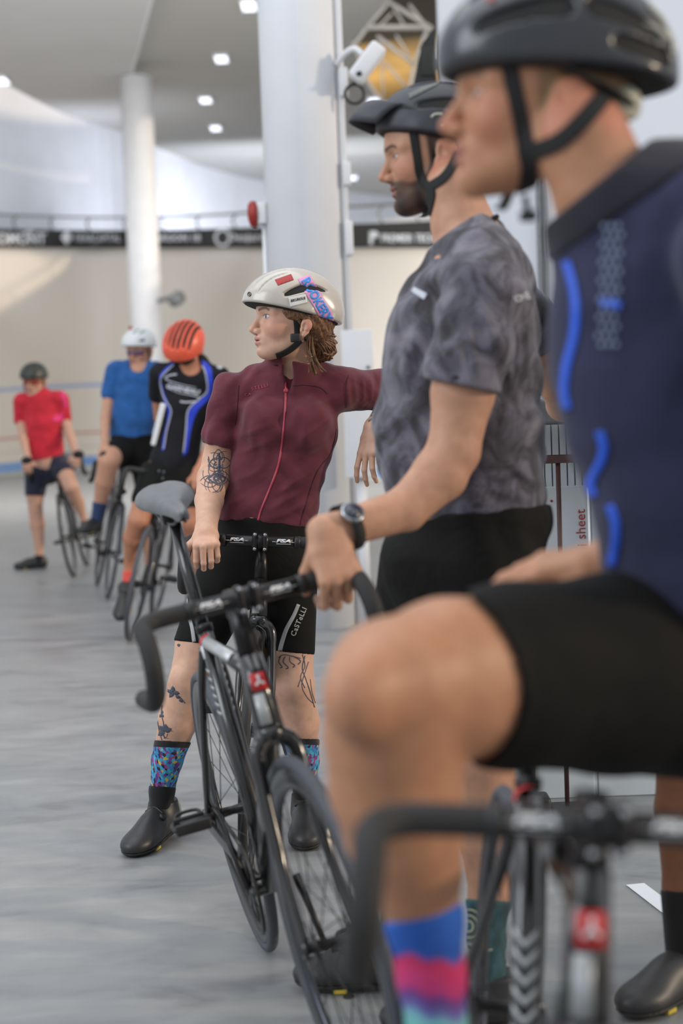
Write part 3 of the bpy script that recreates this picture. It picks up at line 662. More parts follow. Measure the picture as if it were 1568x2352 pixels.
        p.tube(curve([b0-Lv*0.036+fw*0.034, b0-Lv*0.040, b0-Lv*0.034-fw*0.030], 4), 0.0055, 6); p.tube(curve([b0+Lv*0.036+fw*0.034, b0+Lv*0.040, b0+Lv*0.034-fw*0.030], 4), 0.0055, 6)
        p.tube(curve([b0-Lv*0.028-fw*0.028, b0-Lv*0.022-fw*0.048+U*0.012, b0+Lv*0.022-fw*0.048+U*0.012, b0+Lv*0.028-fw*0.028], 4), 0.0045, 6)
        p.ob('pedal', M['plastb'], root)
    cr_ = MB().ring(Lf(bb[0], -0.047, bb[1]), Lv, 0.088, [(0.006, 0.0015), (-0.012, 0.002), (-0.012, -0.002), (0.006, -0.0015)], 48)
    for k_ in range(5):
        a = ca+k_*2*math.pi/5+0.6; cr_.tube([Lf(bb[0], -0.047, bb[1]), Lf(bb[0]+0.08*math.cos(a), -0.047, bb[1]+0.08*math.sin(a))], [0.012, 0.008], 6, flat=0.4, up=Lv)
    cr_.ob('chainring', M['darkalloy'], root)
    ch = MB(); n_ = 0.0
    top_ = [Lf(x, -0.047, z) for x, z in [(bb[0], bb[1]+0.096), (0.0, R+0.032)]]; bot_ = [Lf(x, -0.047, z) for x, z in [(0.0, R-0.032), (bb[0], bb[1]-0.096)]]
    arc1 = [Lf(0.032*math.cos(a), -0.047, R+0.032*math.sin(a)) for a in np.linspace(math.pi/2, 3*math.pi/2, 8)]; arc2 = [Lf(bb[0]+0.096*math.cos(a), -0.047, bb[1]+0.096*math.sin(a)) for a in np.linspace(-math.pi/2, math.pi/2, 14)]
    P = np.array(top_[:1]+arc1+arc2); ch.tube(P, 0.0045, 6, up=Lv); ch.ob('chain', M['steel'], root)
    MB().lathe(Lf(0, -0.047, R), Lv, [(0.012, -0.003), (0.030, -0.0015), (0.030, 0.0015), (0.012, 0.003)], 20).ob('rear_cog', M['steel'], root)
    return dict(root=root, L=Lf, S=Sf, fr=fr, hb=hb_, bcx=bcx, bz=bz, fw=fw, Lv=Lv, U=U, sw=sw, sl=slf, ht=ht, hbp=hb, bb=bb, sc=sc)
def head_badge(k, s=1.0):
    """red square badge with a white three armed mark, and a silver plate under it, on the head tube"""
    ht, hb = np.array(k['ht']), np.array(k['hbp']); V = [];
    def pt(u, t, r=0.0265):  # u angle round tube, t along (0 bottom .. 1 top)
        p = hb+(ht-hb)*t; ax = unit(k['L'](*[ht[0], 0, ht[1]])-k['L'](*[hb[0], 0, hb[1]])); f_ = unit(k['fw']-ax*(k['fw']@ax)); rr = r-0.0035*t
        return k['L'](p[0], 0, p[1])+(f_*math.cos(u)+k['Lv']*math.sin(u))*rr
    def patch(u0, u1, t0, t1, r, m, nm):
        b = MB(); n = 8; V = [pt(u0+(u1-u0)*i/n, t, r) for i in range(n+1) for t in (t0, t1)]; b.add(V, [(2*i, 2*i+1, 2*i+3, 2*i+2) for i in range(n)]); o = b.ob(nm, m, k['fr']); md = o.modifiers.new('t', 'SOLIDIFY'); md.thickness = 0.0006; md.offset = 0
    patch(-0.62, 0.62, 0.50, 0.74, 0.0276, M['logored'], 'badge'); patch(-0.7, 0.1, 0.04, 0.46, 0.0274, M['silver'], 'name_plate')
    b = MB()
    for a in (90, 215, 330):
        a = math.radians(a); b.tube([pt(0, 0.62, 0.0284), pt(0.36*math.cos(a), 0.62+0.085*math.sin(a), 0.0284)], [0.0022, 0.0030], 6)
    b.ob('badge_mark', M['logowhite'], k['fr'])
def bar_words(k, D_hint=None):
    """grey block lettering on both sides of the stem"""
    lay.step = 12; B = bvh_of([k['hb']])
    for s in (-1, 1):
        c = proj(k['S'](k['bcx'], s*0.065, k['bz'])); e = proj(k['S'](k['bcx'], s*0.065+0.01, k['bz'])); u = (e-c)/0.01
        if u[0] < 0: u = -u
        n = np.array([-u[1], u[0]])
        lay(bm_text('FSA', c-n*0.003, u*0.042, n*0.0095, bold=0.05, shear=0.25), 'lettering', M['logowhite'], k['hb'], B, 0.0006)
        lay(bm_lines([([tuple(c-u*0.032), tuple(c-u*0.022)], max(1.5, np.linalg.norm(u)*0.0012)), ([tuple(c+u*0.022), tuple(c+u*0.032)], max(1.5, np.linalg.norm(u)*0.0012)), ([tuple(c-u*0.02+n*0.0055), tuple(c+u*0.02+n*0.0055)], np.linalg.norm(u)*0.0022)]), 'pinstripe', M['silver'], k['hb'], B, 0.0006)
    lay.step = 7
BA = bicycle((-0.222, 3.65, -76.0, 10.6), 'black bicycle with a grey saddle leaning toward the bearded man who grips its bar', stilt=0.13, bz=0.945, sz=1.10, sclz=0.80, crank=118, steer=4)
head_badge(BA); bar_words(BA)
BB = bicycle((-0.285, 5.22, -90.5, -4.0), 'black bicycle facing forward, straddled by the woman in the maroon jersey', bz=0.905, sz=0.97, sclz=0.76, ht=(0.80, 0.79), hb=(0.835, 0.69), crank=35, tyre='tyre_d')
head_badge(BB); bar_words(BB)
BC = bicycle((0.186, 2.355, -91.0, -4.5), 'blurred black bicycle in the near right corner under the rider in navy', bz=0.855, sz=0.92, sclz=0.73, ht=(0.815, 0.79), hb=(0.845, 0.645), crank=-40, bar=0.222)
head_badge(BC); bar_words(BC)
BD = bicycle((-2.248, 13.723, -87.2, 7.2), 'thin wheeled road bicycle under the rider in the red jersey', bz=0.955, nsp=16, tyre='tyre_d', bar=0.215, crank=0)
BE = bicycle((-1.907, 12.03, -77.1, -10.6), 'dark road bicycle under the rider in the blue t-shirt and white helmet', bz=0.95, nsp=16, bar=0.21, crank=170)
BF = bicycle((-1.218, 9.907, -91.4, -12.6), 'dark road bicycle under the rider with the orange helmet', bz=0.96, nsp=16, bar=0.20, crank=200)
# silver chevrons and pale decals on the frame of the leaning bicycle
def tube_marks(k, a, b, r, items, side=None):
    A_, B_ = k['L'](a[0], 0, a[1]), k['L'](b[0], 0, b[1]); ax = unit(B_-A_); L = np.linalg.norm(B_-A_); view = unit(CO-(A_+B_)/2); f_ = unit(view-ax*(view@ax)); s_ = np.cross(ax, f_)
    for (t0, t1, w, m, nm, chev) in items:
        V = []; n = 8
        for i in range(n+1):
            u = (-1+2*i/n)*w; off = chev*abs(u)
            for t in (t0, t1): V.append(A_+ax*(L*t+off)+(f_*math.cos(u)+s_*math.sin(u))*(r+0.0008))
        o = MB().add(V, [(2*i, 2*i+1, 2*i+3, 2*i+2) for i in range(n)]).ob(nm, m, k['fr']); md = o.modifiers.new('t', 'SOLIDIFY'); md.thickness = 0.0006; md.offset = 0
tube_marks(BA, (0.252, 0.80), (0.40, 0.275), 0.0185, [(0.13+0.034*i, 0.144+0.034*i, 1.35, M['silver'], 'chevron', -0.012) for i in range(1, 7)]+[(0.045, 0.10, 1.2, M['logowhite'], 'decal', 0.0)])
tube_marks(BC, (0.252, 0.74), (0.40, 0.275), 0.0190, [(0.22+0.05*i, 0.242+0.05*i, 0.95, M['silver'], 'chevron', -0.020) for i in range(4, 10)]+[(0.04, 0.09, 0.95, M['logowhite'], 'decal', 0.0)])
tube_marks(BA, (0.252, 0.78), (0.80, 0.80), 0.0205, [(0.10, 0.72, 0.55, M['silver'], 'stripe', 0.0), (0.04, 0.09, 0.8, M['logored'], 'decal', 0.0)])
tube_marks(BC, (0.252, 0.72), (0.815, 0.78), 0.0205, [(0.02, 0.07, 0.9, M['logored'], 'decal', 0.0)])
# ============================================================ people: shared builders
class Fr:
    def __init__(s, o, fwd, up=(0, 0, 1), sc=1.0):
        x = unit(fwd); y = unit(np.cross(up, x)); z = np.cross(x, y); s.o = np.asarray(o, float); s.R = np.stack([x, y, z]); s.s = sc
    def p(s, *q): return s.o+s.s*(np.asarray(q, float)@s.R)
    def loc(s, V): return (V-s.o)@s.R.T/s.s
    def ell(s, c, r, rot=None):
        E = s.R if rot is None else np.array(Matrix.Rotation(math.radians(rot[0]), 3, rot[1]))@s.R
        return ell(s.p(*c), np.asarray(r, float)*s.s, E)
    def seg(s, a, b, r0, r1, f=1.0, ref=(0, 1, 0)):
        return seg(s.p(*a), s.p(*b), r0*s.s, r1*s.s, r0*s.s*f, r1*s.s*f, ref=np.asarray(ref, float)@s.R)
def head_frame(o, yaw, pitch=0, roll=0, sc=1.0):
    """yaw 0 = facing the camera side, 90 = facing left in the photo; pitch down positive"""
    y, p = math.radians(yaw), math.radians(pitch); f = np.array([-math.sin(y)*math.cos(p), -math.cos(y)*math.cos(p), -math.sin(p)])
    up = np.array([0, 0, 1.0]); x = unit(f); l = unit(np.cross(up, x)); u = np.cross(x, l); r = math.radians(roll); u = u*math.cos(r)+l*math.sin(r)
    return Fr(o, f, u, sc)
def head_ops(H, fem=False, nose=1.0, chin=1.0, beard=0.0, ear=1.0, fwd=0.0, lift=0.0):
    o = [('u', H.ell((-0.004, 0, 0.056), (0.097, 0.076, 0.088)), 0), ('u', H.ell((0.034, 0, 0.058), (0.064, 0.062, 0.058)), 0.03),
         ('u', H.ell((0.036, 0, -0.008), (0.052, 0.056 if not fem else 0.053, 0.070)), 0.03), ('u', H.ell((0.060, 0, 0.010), (0.034, 0.050, 0.040)), 0.02)]
    jw = 0.050 if not fem else 0.045; jr = 0.017 if not fem else 0.015
    for s in (-1, 1):
        o += [('u', H.seg((0.004, s*jw, -0.030), (0.078, s*0.014, -0.062), jr, 0.017), 0.03), ('u', H.ell((0.062, s*0.038, -0.002), (0.028, 0.022, 0.026)), 0.02)]
    w, q = fwd, lift
    o += [('u', H.ell((0.060+w, 0, -0.045+q), (0.032, 0.030, 0.030)), 0.02), ('u', H.ell((0.084+w, 0, -0.034+q), (0.021, 0.026, 0.024)), 0.018),
          ('u', H.ell((0.082+0.004*chin+w*0.6, 0, -0.066+q*1.2), (0.017, 0.021, 0.016*chin)), 0.014)]
    for s in (-1, 1): o.append(('u', H.seg((0.092, s*0.010, 0.047), (0.070, s*0.050, 0.044), 0.011 if not fem else 0.009, 0.009), 0.014))
    for s in (-1, 1): o.append(('s', H.ell((0.104, s*0.031, 0.028), (0.019, 0.019, 0.013)), 0.014))
    for s in (-1, 1):
        o += [('u', H.ell((0.0765, s*0.031, 0.0295), (0.0140, 0.0150, 0.0125)), 0.004)]
    n = nose
    o += [('u', H.seg((0.092, 0, 0.040), (0.107+0.004*n, 0, 0.010), 0.0065, 0.0070), 0.010), ('u', H.seg((0.107, 0, 0.010), (0.1185*(1+0.05*(n-1)), 0, -0.0035), 0.0070, 0.0088), 0.008),
          ('u', H.ell((0.103, 0, -0.011), (0.014, 0.012, 0.008)), 0.008)]
    for s in (-1, 1): o += [('u', H.ell((0.103, s*0.012, -0.0085), (0.012, 0.0065, 0.0085)), 0.006), ('s', H.ell((0.108, s*0.0085, -0.0195), (0.0065, 0.0035, 0.0055)), 0.003)]
    o += [('u', H.ell((0.0995+w, 0, -0.0305+q), (0.0085 if not fem else 0.0062, 0.0225, 0.0065)), 0.006), ('u', H.ell((0.0975+w, 0, -0.0430+q), (0.0085 if not fem else 0.0064, 0.0195, 0.0070)), 0.006),
          ('s', H.ell((0.110+w, 0, -0.0368+q), (0.014, 0.024, 0.0018)), 0.004), ('s', H.ell((0.108+w, 0, -0.054+q), (0.012, 0.018, 0.005)), 0.008)]
    if beard: o += [('u', H.ell((0.078, 0, -0.072), (0.026, 0.030, 0.018*beard)), 0.015), ('u', H.ell((0.040, 0, -0.062), (0.045, 0.044, 0.022)), 0.02)]
    e = ear
    for s in (-1, 1):
        Z = lambda x, z: (-0.004+e*x, z*e-0.002)
        def EE(x, y, z, rx, ry, rz): return H.ell((-0.004+e*x, s*y, -0.002+e*z-max(0, 1-e)*0.04), (rx*e, ry, rz*e))
        o += [('u', EE(-0.002, 0.077, 0.010, 0.016, 0.0065, 0.030), 0.005), ('u', EE(-0.009, 0.083, 0.019, 0.016, 0.005, 0.020), 0.004),
              ('u', EE(0.002, 0.078, -0.018, 0.009, 0.005, 0.010), 0.005), ('s', EE(0.003, 0.093, 0.014, 0.0085, 0.014, 0.015), 0.003), ('s', EE(0.007, 0.086, 0.0, 0.005, 0.009, 0.006), 0.003),
              ('u', EE(0.013, 0.077, 0.0, 0.004, 0.004, 0.007), 0.004)]
    return o
def ss(x, a, b):
    t = np.clip((x-a)/(b-a), 0, 1); return t*t*(3-2*t)
def head_col(V, H, skin, eyeo=1.0, fwd=0.0, lift=0.0, ear=1.0, lips=(176, 110, 105), brow=(70, 50, 40), iris=(90, 110, 110), gaze=0.0, beard=None, hair=None, hairz=0.0, blush=None, eyes=True):
    c = np.tile(lin(skin), (len(V), 1)); L = H.loc(V); x, y, z = L.T; zm = z-lift; xm = x-fwd; n = (np.sin(V@np.array([91., 60, 70]))*np.sin(V@np.array([-50., 88, 43])))
    def mix(m, col):
        nonlocal c; m = np.clip(m, 0, 1)[:, None]; c = c*(1-m)+lin(col)*m
    inh = (np.abs(x) < 0.16) & (np.abs(y) < 0.11) & (np.abs(z) < 0.2)
    if blush is not None: mix(0.30*np.exp(-(((x-0.07)/0.03)**2+((np.abs(y)-0.05)/0.025)**2+((z+0.0)/0.03)**2))*inh, blush); mix(0.28*np.exp(-(((x-0.12)/0.016)**2+(z/0.016)**2+(y/0.02)**2))*inh, blush)
    mix(0.35*(np.abs(y) > 0.082)*inh*(z > -0.03)*(z < 0.045), blush if blush is not None else skin)
    if hair is not None:
        m = ss(0.030-x, 0, 0.012)*ss(z-hairz-np.where(x < -0.02, -0.05, 0)+0.3*np.clip(x, -1, 0.0), 0, 0.012)*(np.abs(y) < 0.0785)*inh; mix(m*(0.9+0.1*n), hair)
    if beard is not None:
        top_ = np.interp(x, [-0.02, 0.0, 0.020, 0.045, 0.070, 0.090, 0.100, 0.12], [0.03, 0.035, 0.01, -0.022, -0.026, -0.016, -0.014, -0.018])
        m = ss(top_-z, -0.002, 0.010)*ss(x, 0.000, 0.012)*ss(z+0.105+0.25*(0.09-x), 0, 0.012)*inh*(np.abs(y) < 0.0785)
        lip = (np.abs(y) < 0.02)*(xm > 0.09)*np.exp(-((zm+0.040)/0.0055)**2); m = m*(1-0.85*lip)
        mix(m*(0.86+0.12*n), beard)
    lm = (xm > 0.088)*ss(0.0235-np.abs(y), 0, 0.003)*np.maximum(np.exp(-((zm+0.0315)/0.0042)**4), np.exp(-((zm+0.0430)/0.0052)**4)); mix(0.75*lm*inh, lips)
    mix(0.8*(xm > 0.092)*(np.abs(y) < 0.021)*np.exp(-((zm+0.0368)/0.0016)**2), (90, 48, 45))
    ay = np.abs(y); bz_ = 0.0465+0.0045*np.sin(np.clip((ay-0.012)/0.045, 0, 1)*math.pi)-0.0025*(ay > 0.045)
    mix(0.88*ss(ay, 0.010, 0.015)*ss(0.054-ay, 0, 0.006)*np.exp(-((z-bz_)/0.0038)**4)*(x > 0.055), brow)
    if eyes:
        e = (ay-0.031)/0.0155; op = 0.0052*eyeo*np.sqrt(np.clip(1-e*e, 0, 1)); ins = (np.abs(e) < 1)*(x > 0.078)
        mix(ins*ss(op-np.abs(z-0.0295), -0.0002, 0.0010), (222, 220, 218))
        ye = np.where(y > 0, y-0.031-gaze, y+0.031-gaze); mix(ins*(np.abs(z-0.0295) < op)*ss(0.0068-np.sqrt(ye**2+(z-0.0300)**2), 0, 0.001), iris); mix(0.5*ins*(np.abs(z-0.0295) < op)*np.exp(-((ye**2+(z-0.0300)**2)/0.0035**2)), (20, 16, 15))
        mix(0.9*(x > 0.076)*(np.abs(e) < 1.05)*np.exp(-((z-0.0295-op-0.0006)/0.0013)**2), (52, 36, 32)); mix(0.35*(x > 0.076)*(np.abs(e) < 1.0)*np.exp(-((z-0.0295+op+0.0004)/0.0011)**2), (110, 70, 64))
    mix(0.8*(x > 0.098)*np.exp(-(((ay-0.0085)/0.0035)**2+((z+0.0185)/0.003)**2)), (80, 40, 36))
    return c
def hand_ops(o, f, y, s=1.0, curl=((15, 20, 12),)*4, thumb=((0.75, 0.65, -0.1), (0.95, 0.25, -0.15)), up=(0, -0.5, 1), spread=1.0, tk=1.0):
    """o wrist, f finger direction, y thumb side; up picks the back of the hand"""
    y = unit(y); f = np.asarray(f, float); f = unit(f-y*(f@y)); n = np.cross(f, y); n = n if n@np.asarray(up, float) > 0 else -n; o = np.asarray(o, float)
    P = lambda a, b, c: o+s*(a*f+b*y+c*n); ops = []
    ops.append(('u', seg(P(-0.01, 0, 0), P(0.030, 0, 0.0), 0.027*s, 0.036*s, 0.019*s*tk, 0.018*s*tk, ref=n), 0.012))
    ops.append(('u', seg(P(0.030, 0.001, 0), P(0.078, 0, 0.001), 0.036*s, 0.039*s, 0.017*s*tk, 0.013*s*tk, ref=n), 0.012))
    ops.append(('u', seg(P(0.018, 0.016, -0.010), P(0.050, 0.026, -0.010), 0.015*s, 0.012*s), 0.012))
    Ls = [(0.043, 0.026, 0.021), (0.047, 0.030, 0.022), (0.044, 0.028, 0.021), (0.035, 0.021, 0.018)]; yb = [0.0295, 0.0100, -0.0100, -0.0285]; kx = [0.083, 0.087, 0.083, 0.074]; sp = [0.10, 0.02, -0.06, -0.16]
    for i in range(4):
        b = P(kx[i], yb[i], 0.001); ops.append(('u', seg(P(0.05, yb[i]*0.8, 0.002), b, 0.0095*s, 0.0105*s), 0.006)); a = 0
        for j in range(3):
            a += math.radians(curl[i % len(curl)][j]); d = unit(f*math.cos(a)+y*sp[i]*spread*math.cos(a)-n*math.sin(a)); e = b+d*Ls[i][j]*s
            r0, r1 = [0.0100, 0.0088, 0.0080][j]*s*(0.9 if i == 3 else 1), [0.0088, 0.0080, 0.0068][j]*s*(0.9 if i == 3 else 1)
            ops.append(('u', seg(b, e, r0, r1), 0.0028)); b = e
    b = P(0.022, 0.024, -0.008)
    for j, (L, r0, r1) in enumerate([(0.042, 0.0145, 0.0115), (0.033, 0.0115, 0.0085)]):
        t = thumb[j]; d = unit(f*t[0]+y*t[1]+n*t[2]); e = b+d*L*s; ops.append(('u', seg(b, e, r0*s, r1*s), 0.006)); b = e
    return ops
def ridges(amp, lines, w=7.0):
    """cloth creases: soft ridges along the given lines (photo frame), each (x0, y0, x1, y1[, strength])"""
    def f(X):
        q = proj(X); d = np.zeros(len(X))
        for L in lines:
            a = np.array(L[:2], float); v = np.array(L[2:4], float)-a; l2 = v@v; t = ((q-a)@v)/l2; tc = np.clip(t, 0, 1); r = np.linalg.norm(q-a-tc[:, None]*v, axis=1)
            d -= amp*(L[4] if len(L) > 4 else 1)*np.exp(-(r/w)**2)*np.sqrt(np.clip(np.sin(np.pi*np.clip(t, 0.0, 1.0)), 0, 1));
        return d
    return ('f', f, 0)
class Fig:
    def __init__(s, D): s.D = D
    def P(s, x, y, d=0): return at(x, y, s.D+d)
    def m(s, px, d=0): return px*(s.D+d)/FP
    def S(s, x0, y0, x1, y1, a0, a1, b0=None, b1=None, d0=0, d1=None, k=0.03, e=0):
        d1 = d0 if d1 is None else d1; b0 = a0 if b0 is None else b0; b1 = a1 if b1 is None else b1
        return ('u', seg(s.P(x0, y0, d0), s.P(x1, y1, d1), s.m(a0, d0)+e, s.m(a1, d1)+e, s.m(b0, d0)+e, s.m(b1, d1)+e), k)
    def E(s, x, y, rx, ry, rd, d=0, ang=0, k=0.03, e=0):
        a = math.radians(ang-2.1); M = np.array([[math.cos(a), 0, math.sin(a)], [0, 1, 0], [-math.sin(a), 0, math.cos(a)]])
        return ('u', ell(s.P(x, y, d), (s.m(rx, d)+e, s.m(rd, d)+e, s.m(ry, d)+e), M), k)
    def cut(s, x0, y0, x1, y1, keep, d=0, k=0.004):
        """keep the side of the line that holds the photo point keep"""
        a, b = s.P(x0, y0, d), s.P(x1, y1, d); v = unit((a+b)/2-CO); n = unit(np.cross(b-a, v)); q = s.P(keep[0], keep[1], d)
        if (q-a)@n > 0: n = -n
        return ('c', (a, n), k)
def inflate(ops, e): return [(o, infl(p, e) if o == 'u' and isinstance(p, dict) else p, k) for o, p, k in ops]
def folds(amp, *waves):
    """shallow cloth folds: waves = (direction, wavelength m, phase)"""
    W_ = [(unit(d)*2*math.pi/w, ph) for d, w, ph in waves]
    def f(X):
        s = 0
        for i, (k, ph) in enumerate(W_): s = s+np.sin(X@k+ph+1.3*np.sin(X@np.roll(k, 1)*0.45))
        return amp*s
    return ('f', f, 0)
def body_mesh(name, groups, h, m, parent, kg, fine, colf, box=None, **kw):
    lo, hi = bounds(groups) if box is None else box; V, F = sdf_mesh(groups, lo, hi, h, kg); Vs, Fs, k = [], [], 0
    def inside(Cc, b, g=0): return ((Cc > b[0]-g) & (Cc < b[1]+g)).all(1)
    cc = V[F].mean(1); keep = np.ones(len(F), bool)
    for b in fine: keep &= ~inside(cc, b, -0.001)
    Vs.append(V); Fs.append(F[keep]); k = len(V); done = []
    for b in fine:
        l2, h2 = np.maximum(b[0]-4*b[2], lo), np.minimum(b[1]+4*b[2], hi); V2, F2 = sdf_mesh(groups, l2, h2, b[2], kg); c2 = V2[F2].mean(1); kp = inside(c2, b, 0.001)
        for q in done: kp &= ~inside(c2, q, -0.001)
        Vs.append(V2); Fs.append(F2[kp]+k); k += len(V2); done.append(b)
    V = np.concatenate(Vs); F = np.concatenate(Fs); u = np.unique(F); mp = np.zeros(len(V), int); mp[u] = np.arange(len(u)); V = V[u]; F = mp[F]
    return mk(name, V, F, m, parent, col=colf(V), **kw)
def box_px(fig, x0, y0, x1, y1, d0, d1, h):
    P = np.array([fig.P(x, y, d) for x in (x0, x1) for y in (y0, y1) for d in (d0, d1)]); return (P.min(0), P.max(0), h)
def shoe(o, fwd, m_up, m_sole, parent, s=1.0, pitch=0, h=0.004, dial=True, name='shoe', label=None, heel=None, cleat=True):
    f = unit(np.array([fwd[0], fwd[1], 0])); p = math.radians(pitch); f = np.array([f[0]*math.cos(p), f[1]*math.cos(p), -math.sin(p)]); H = Fr(o, f, (0, 0, 1), s)
    u = [('u', H.ell((-0.030, 0, 0.046), (0.046, 0.033, 0.052)), 0), ('u', H.ell((0.045, 0, 0.040), (0.085, 0.040, 0.048)), 0.03), ('u', H.ell((0.125, -0.004, 0.026), (0.066, 0.046, 0.032)), 0.03),
         ('u', H.seg((-0.008, 0, 0.05), (-0.014, 0, 0.092), 0.040, 0.039), 0.02)]
    g = u+[('c', plane(H.p(0, 0, 0.012), -H.R[2]), 0.006), ('c', plane(H.p(0, 0, 0.094), H.R[2]), 0.004)]
    a = sdf_obj(name, [g], h, m_up, parent, label=label)
    g2 = [(o_, infl(q, 0.003*s), k) for o_, q, k in u]+[('c', plane(H.p(0, 0, 0.0145), H.R[2]), 0.002), ('c', plane(H.p(0, 0, 0.001), -H.R[2]), 0.002)]
    sdf_obj('sole', [g2], h, m_sole, a)
    if dial:
        for x_ in (0.055, ):
            c = H.p(x_, 0.030, 0.070); MB().lathe(c, unit(H.R[1]+H.R[2]*1.3), [(0.011, -0.004), (0.012, 0.004), (0.010, 0.009)], 14).ob('closure_dial', M['plastb'], a)
        MB().tube(curve([H.p(0.03, -0.030, 0.075), H.p(0.035, 0.0, 0.090), H.p(0.045, 0.030, 0.076)], 5), 0.0045, 6, flat=0.6).ob('strap', M['plastb'], a)
    if heel is not None:
        g3 = [('u', H.ell((-0.036, 0, 0.050), (0.044, 0.036, 0.052)), 0), ('c', plane(H.p(-0.028, 0, 0), H.R[0]), 0.004), ('c', plane(H.p(0, 0, 0.016), -H.R[2]), 0.004)]
        sdf_obj('heel_counter', [g3], h, heel, a)
    if cleat:
        MB().box(H.p(0.10, 0.028, 0.003), (0.012*s, 0.009*s, 0.004*s), R=H.R, bev=0.001).ob('cleat', M['cleat'], a)
    return a
def hp(c, r, x, z, out=0.0):
    """side point of the shell at length x and height z"""
    return (x, r[1]*math.sqrt(max(0.02, 1-((x-c[0])/r[0])**2-((z-c[2])/r[2])**2))+out, z)
def arcpts(c, r, y0, x0, x1, n=9, dz=0.0):
    """points along an ellipsoid top, from x0 to x1 at side offset y0"""
    out = []
    for x in np.linspace(x0, x1, n):
        q = 1-((x-c[0])/r[0])**2-(y0/r[1])**2
        if q > 0.01: out.append((x, y0, c[2]+dz+r[2]*math.sqrt(q)))
    return out
def helmet(name, H, label, m_sh, m_in, c=(0.010, 0, 0.066), r=(0.138, 0.103, 0.102), cut=(0.036, 0.20), arcs=(), vents=(), h=0.003, visor=None, grooves=(), rear=True, extra=()):
    root = thing(name, label, 'helmet', H.p(0, 0, 0.06)); sh = [('u', H.ell(c, r), 0)]
    if rear: sh.append(('u', H.ell((c[0]-0.075, 0, c[2]-0.030), (0.062, 0.078, 0.058)), 0.03))
    for e in extra: sh.append(e)
    pn = unit(H.R[2]-cut[1]*H.R[0]); po = H.p(0, 0, cut[0])
    for a in arcs:  # (side y, x0, x1, radius)
        P = arcpts(c, r, a[0], a[1], a[2], 8)
        for i in range(len(P)-1): sh.append(('s', H.seg(P[i], P[i+1], a[3]*(0.7 if i == 0 else 1), a[3]*(0.7 if i == len(P)-2 else 1)), 0.004))
    for v in vents:
        for s in (-1, 1): sh.append(('s', H.seg((v[0][0], s*v[0][1], v[0][2]), (v[1][0], s*v[1][1], v[1][2]), v[2], v[3], ), 0.004))
    sh += [('s', H.ell((c[0]-0.004, 0, c[2]-0.010), (r[0]-0.022, r[1]-0.018, r[2]-0.020)), 0.003), ('c', (po, -pn), 0.006)]
    shell = sdf_obj('shell', [sh], h, m_sh, root)
    li = [('u', H.ell((c[0]-0.001, 0, c[2]-0.001), (r[0]-0.0055, r[1]-0.0050, r[2]-0.0050)), 0), ('u', H.ell((c[0]-0.070, 0, c[2]-0.028), (0.054, 0.071, 0.050)), 0.03), ('s', H.ell((-0.002, 0, 0.054), (0.1005, 0.0795, 0.091)), 0.003), ('c', (po-pn*0.003*H.s, -pn), 0.004)]
    sdf_obj('liner', [li], h*1.2, m_in, root)
    return root, shell
M['skin'] = mat_attr('skin', 0.5, 0.35, bump=0.08, bscale=400, sss=0.12)
M['cleat'] = mat('yellow_cleat', (214, 186, 60), 0.5)
M['strap'] = mat('black_webbing', (28, 27, 26), 0.8)
M['shoe'] = mat('black_shoe', (44, 43, 43), 0.45, noise=0.05)
M['sole'] = mat('dark_sole', (36, 34, 32), 0.5)
def hair_mat(name, c):
    N = NT(name); v = N.coord(scale=(260, 260, 40), rot=(0.3, 0.5, 0)); N.b.inputs['Roughness'].default_value = 0.5
    t = N.n('ShaderNodeTexNoise'); t.inputs['Scale'].default_value = 1.0; t.inputs['Detail'].default_value = 2; N.l(v, t.inputs['Vector']); c = np.array(c, float)
    N.l(N.ramp(t.outputs['Fac'], [(0.3, c*0.6), (0.7, np.clip(c*1.35, 0, 255))]), N.b.inputs['Base Color']); N.bump(t.outputs['Fac'], 0.6, 0.003); return N.m
M['hairb'] = hair_mat('brown_hair', (112, 80, 54))
M['liner'] = mat('dark_foam', (30, 29, 28), 0.8)
def limb(fig, pts, k=0.03, e=0):
    """pts: (x, y, half, [half depth], [depth]) chain"""
    out = []
    for a, b in zip(pts[:-1], pts[1:]):
        out.append(fig.S(a[0], a[1], b[0], b[1], a[2], b[2], a[3], b[3], a[4], b[4], k, e))
    return out
# ============================================================ woman in the maroon jersey
def person(label, o): return thing('person', label, 'person', o)
def clothes(name, groups, h, m, parent, kg=0.02, **kw): return sdf_obj(name, groups, h, m, parent, kg=kg, **kw)
W = Fig(4.55); wo = floor_at(520, 1925)
PW = person('woman in a maroon cycling jersey and black shorts, looking left, hand on her handlebar', wo)
HW = head_frame(W.P(678, 754, -0.09), 73, -1, 0, 1.06)
neck = [W.S(664, 872, 677, 775, 43, 37, 45, 40, -0.02, -0.06, 0.02)]
tor = [W.S(662, 895, 657, 985, 100, 112, 62, 82, k=0.02), W.S(657, 985, 634, 1090, 112, 101, 82, 70, k=0.012), W.S(634, 1090, 610, 1205, 101, 108, 70, 84, k=0.012),
       W.S(566, 897, 762, 888, 40, 42, 44, 44, k=0.03), W.S(596, 878, 668, 846, 22, 30, 30, 34, k=0.03), W.S(668, 846, 748, 872, 30, 24, 34, 30, k=0.03),
       W.E(612, 968, 46, 48, 40, -0.075, k=0.03), W.E(704, 970, 46, 48, 40, -0.075, k=0.03)]
hips = [W.S(610, 1205, 600, 1300, 108, 113, 84, 92, k=0.02)]
thR = limb(W, [(540, 1290, 74, 84, 0.0), (455, 1480, 52, 58, -0.03)], 0.03); thL = limb(W, [(660, 1300, 66, 84, 0.0), (669, 1490, 50, 58, -0.02)], 0.03)
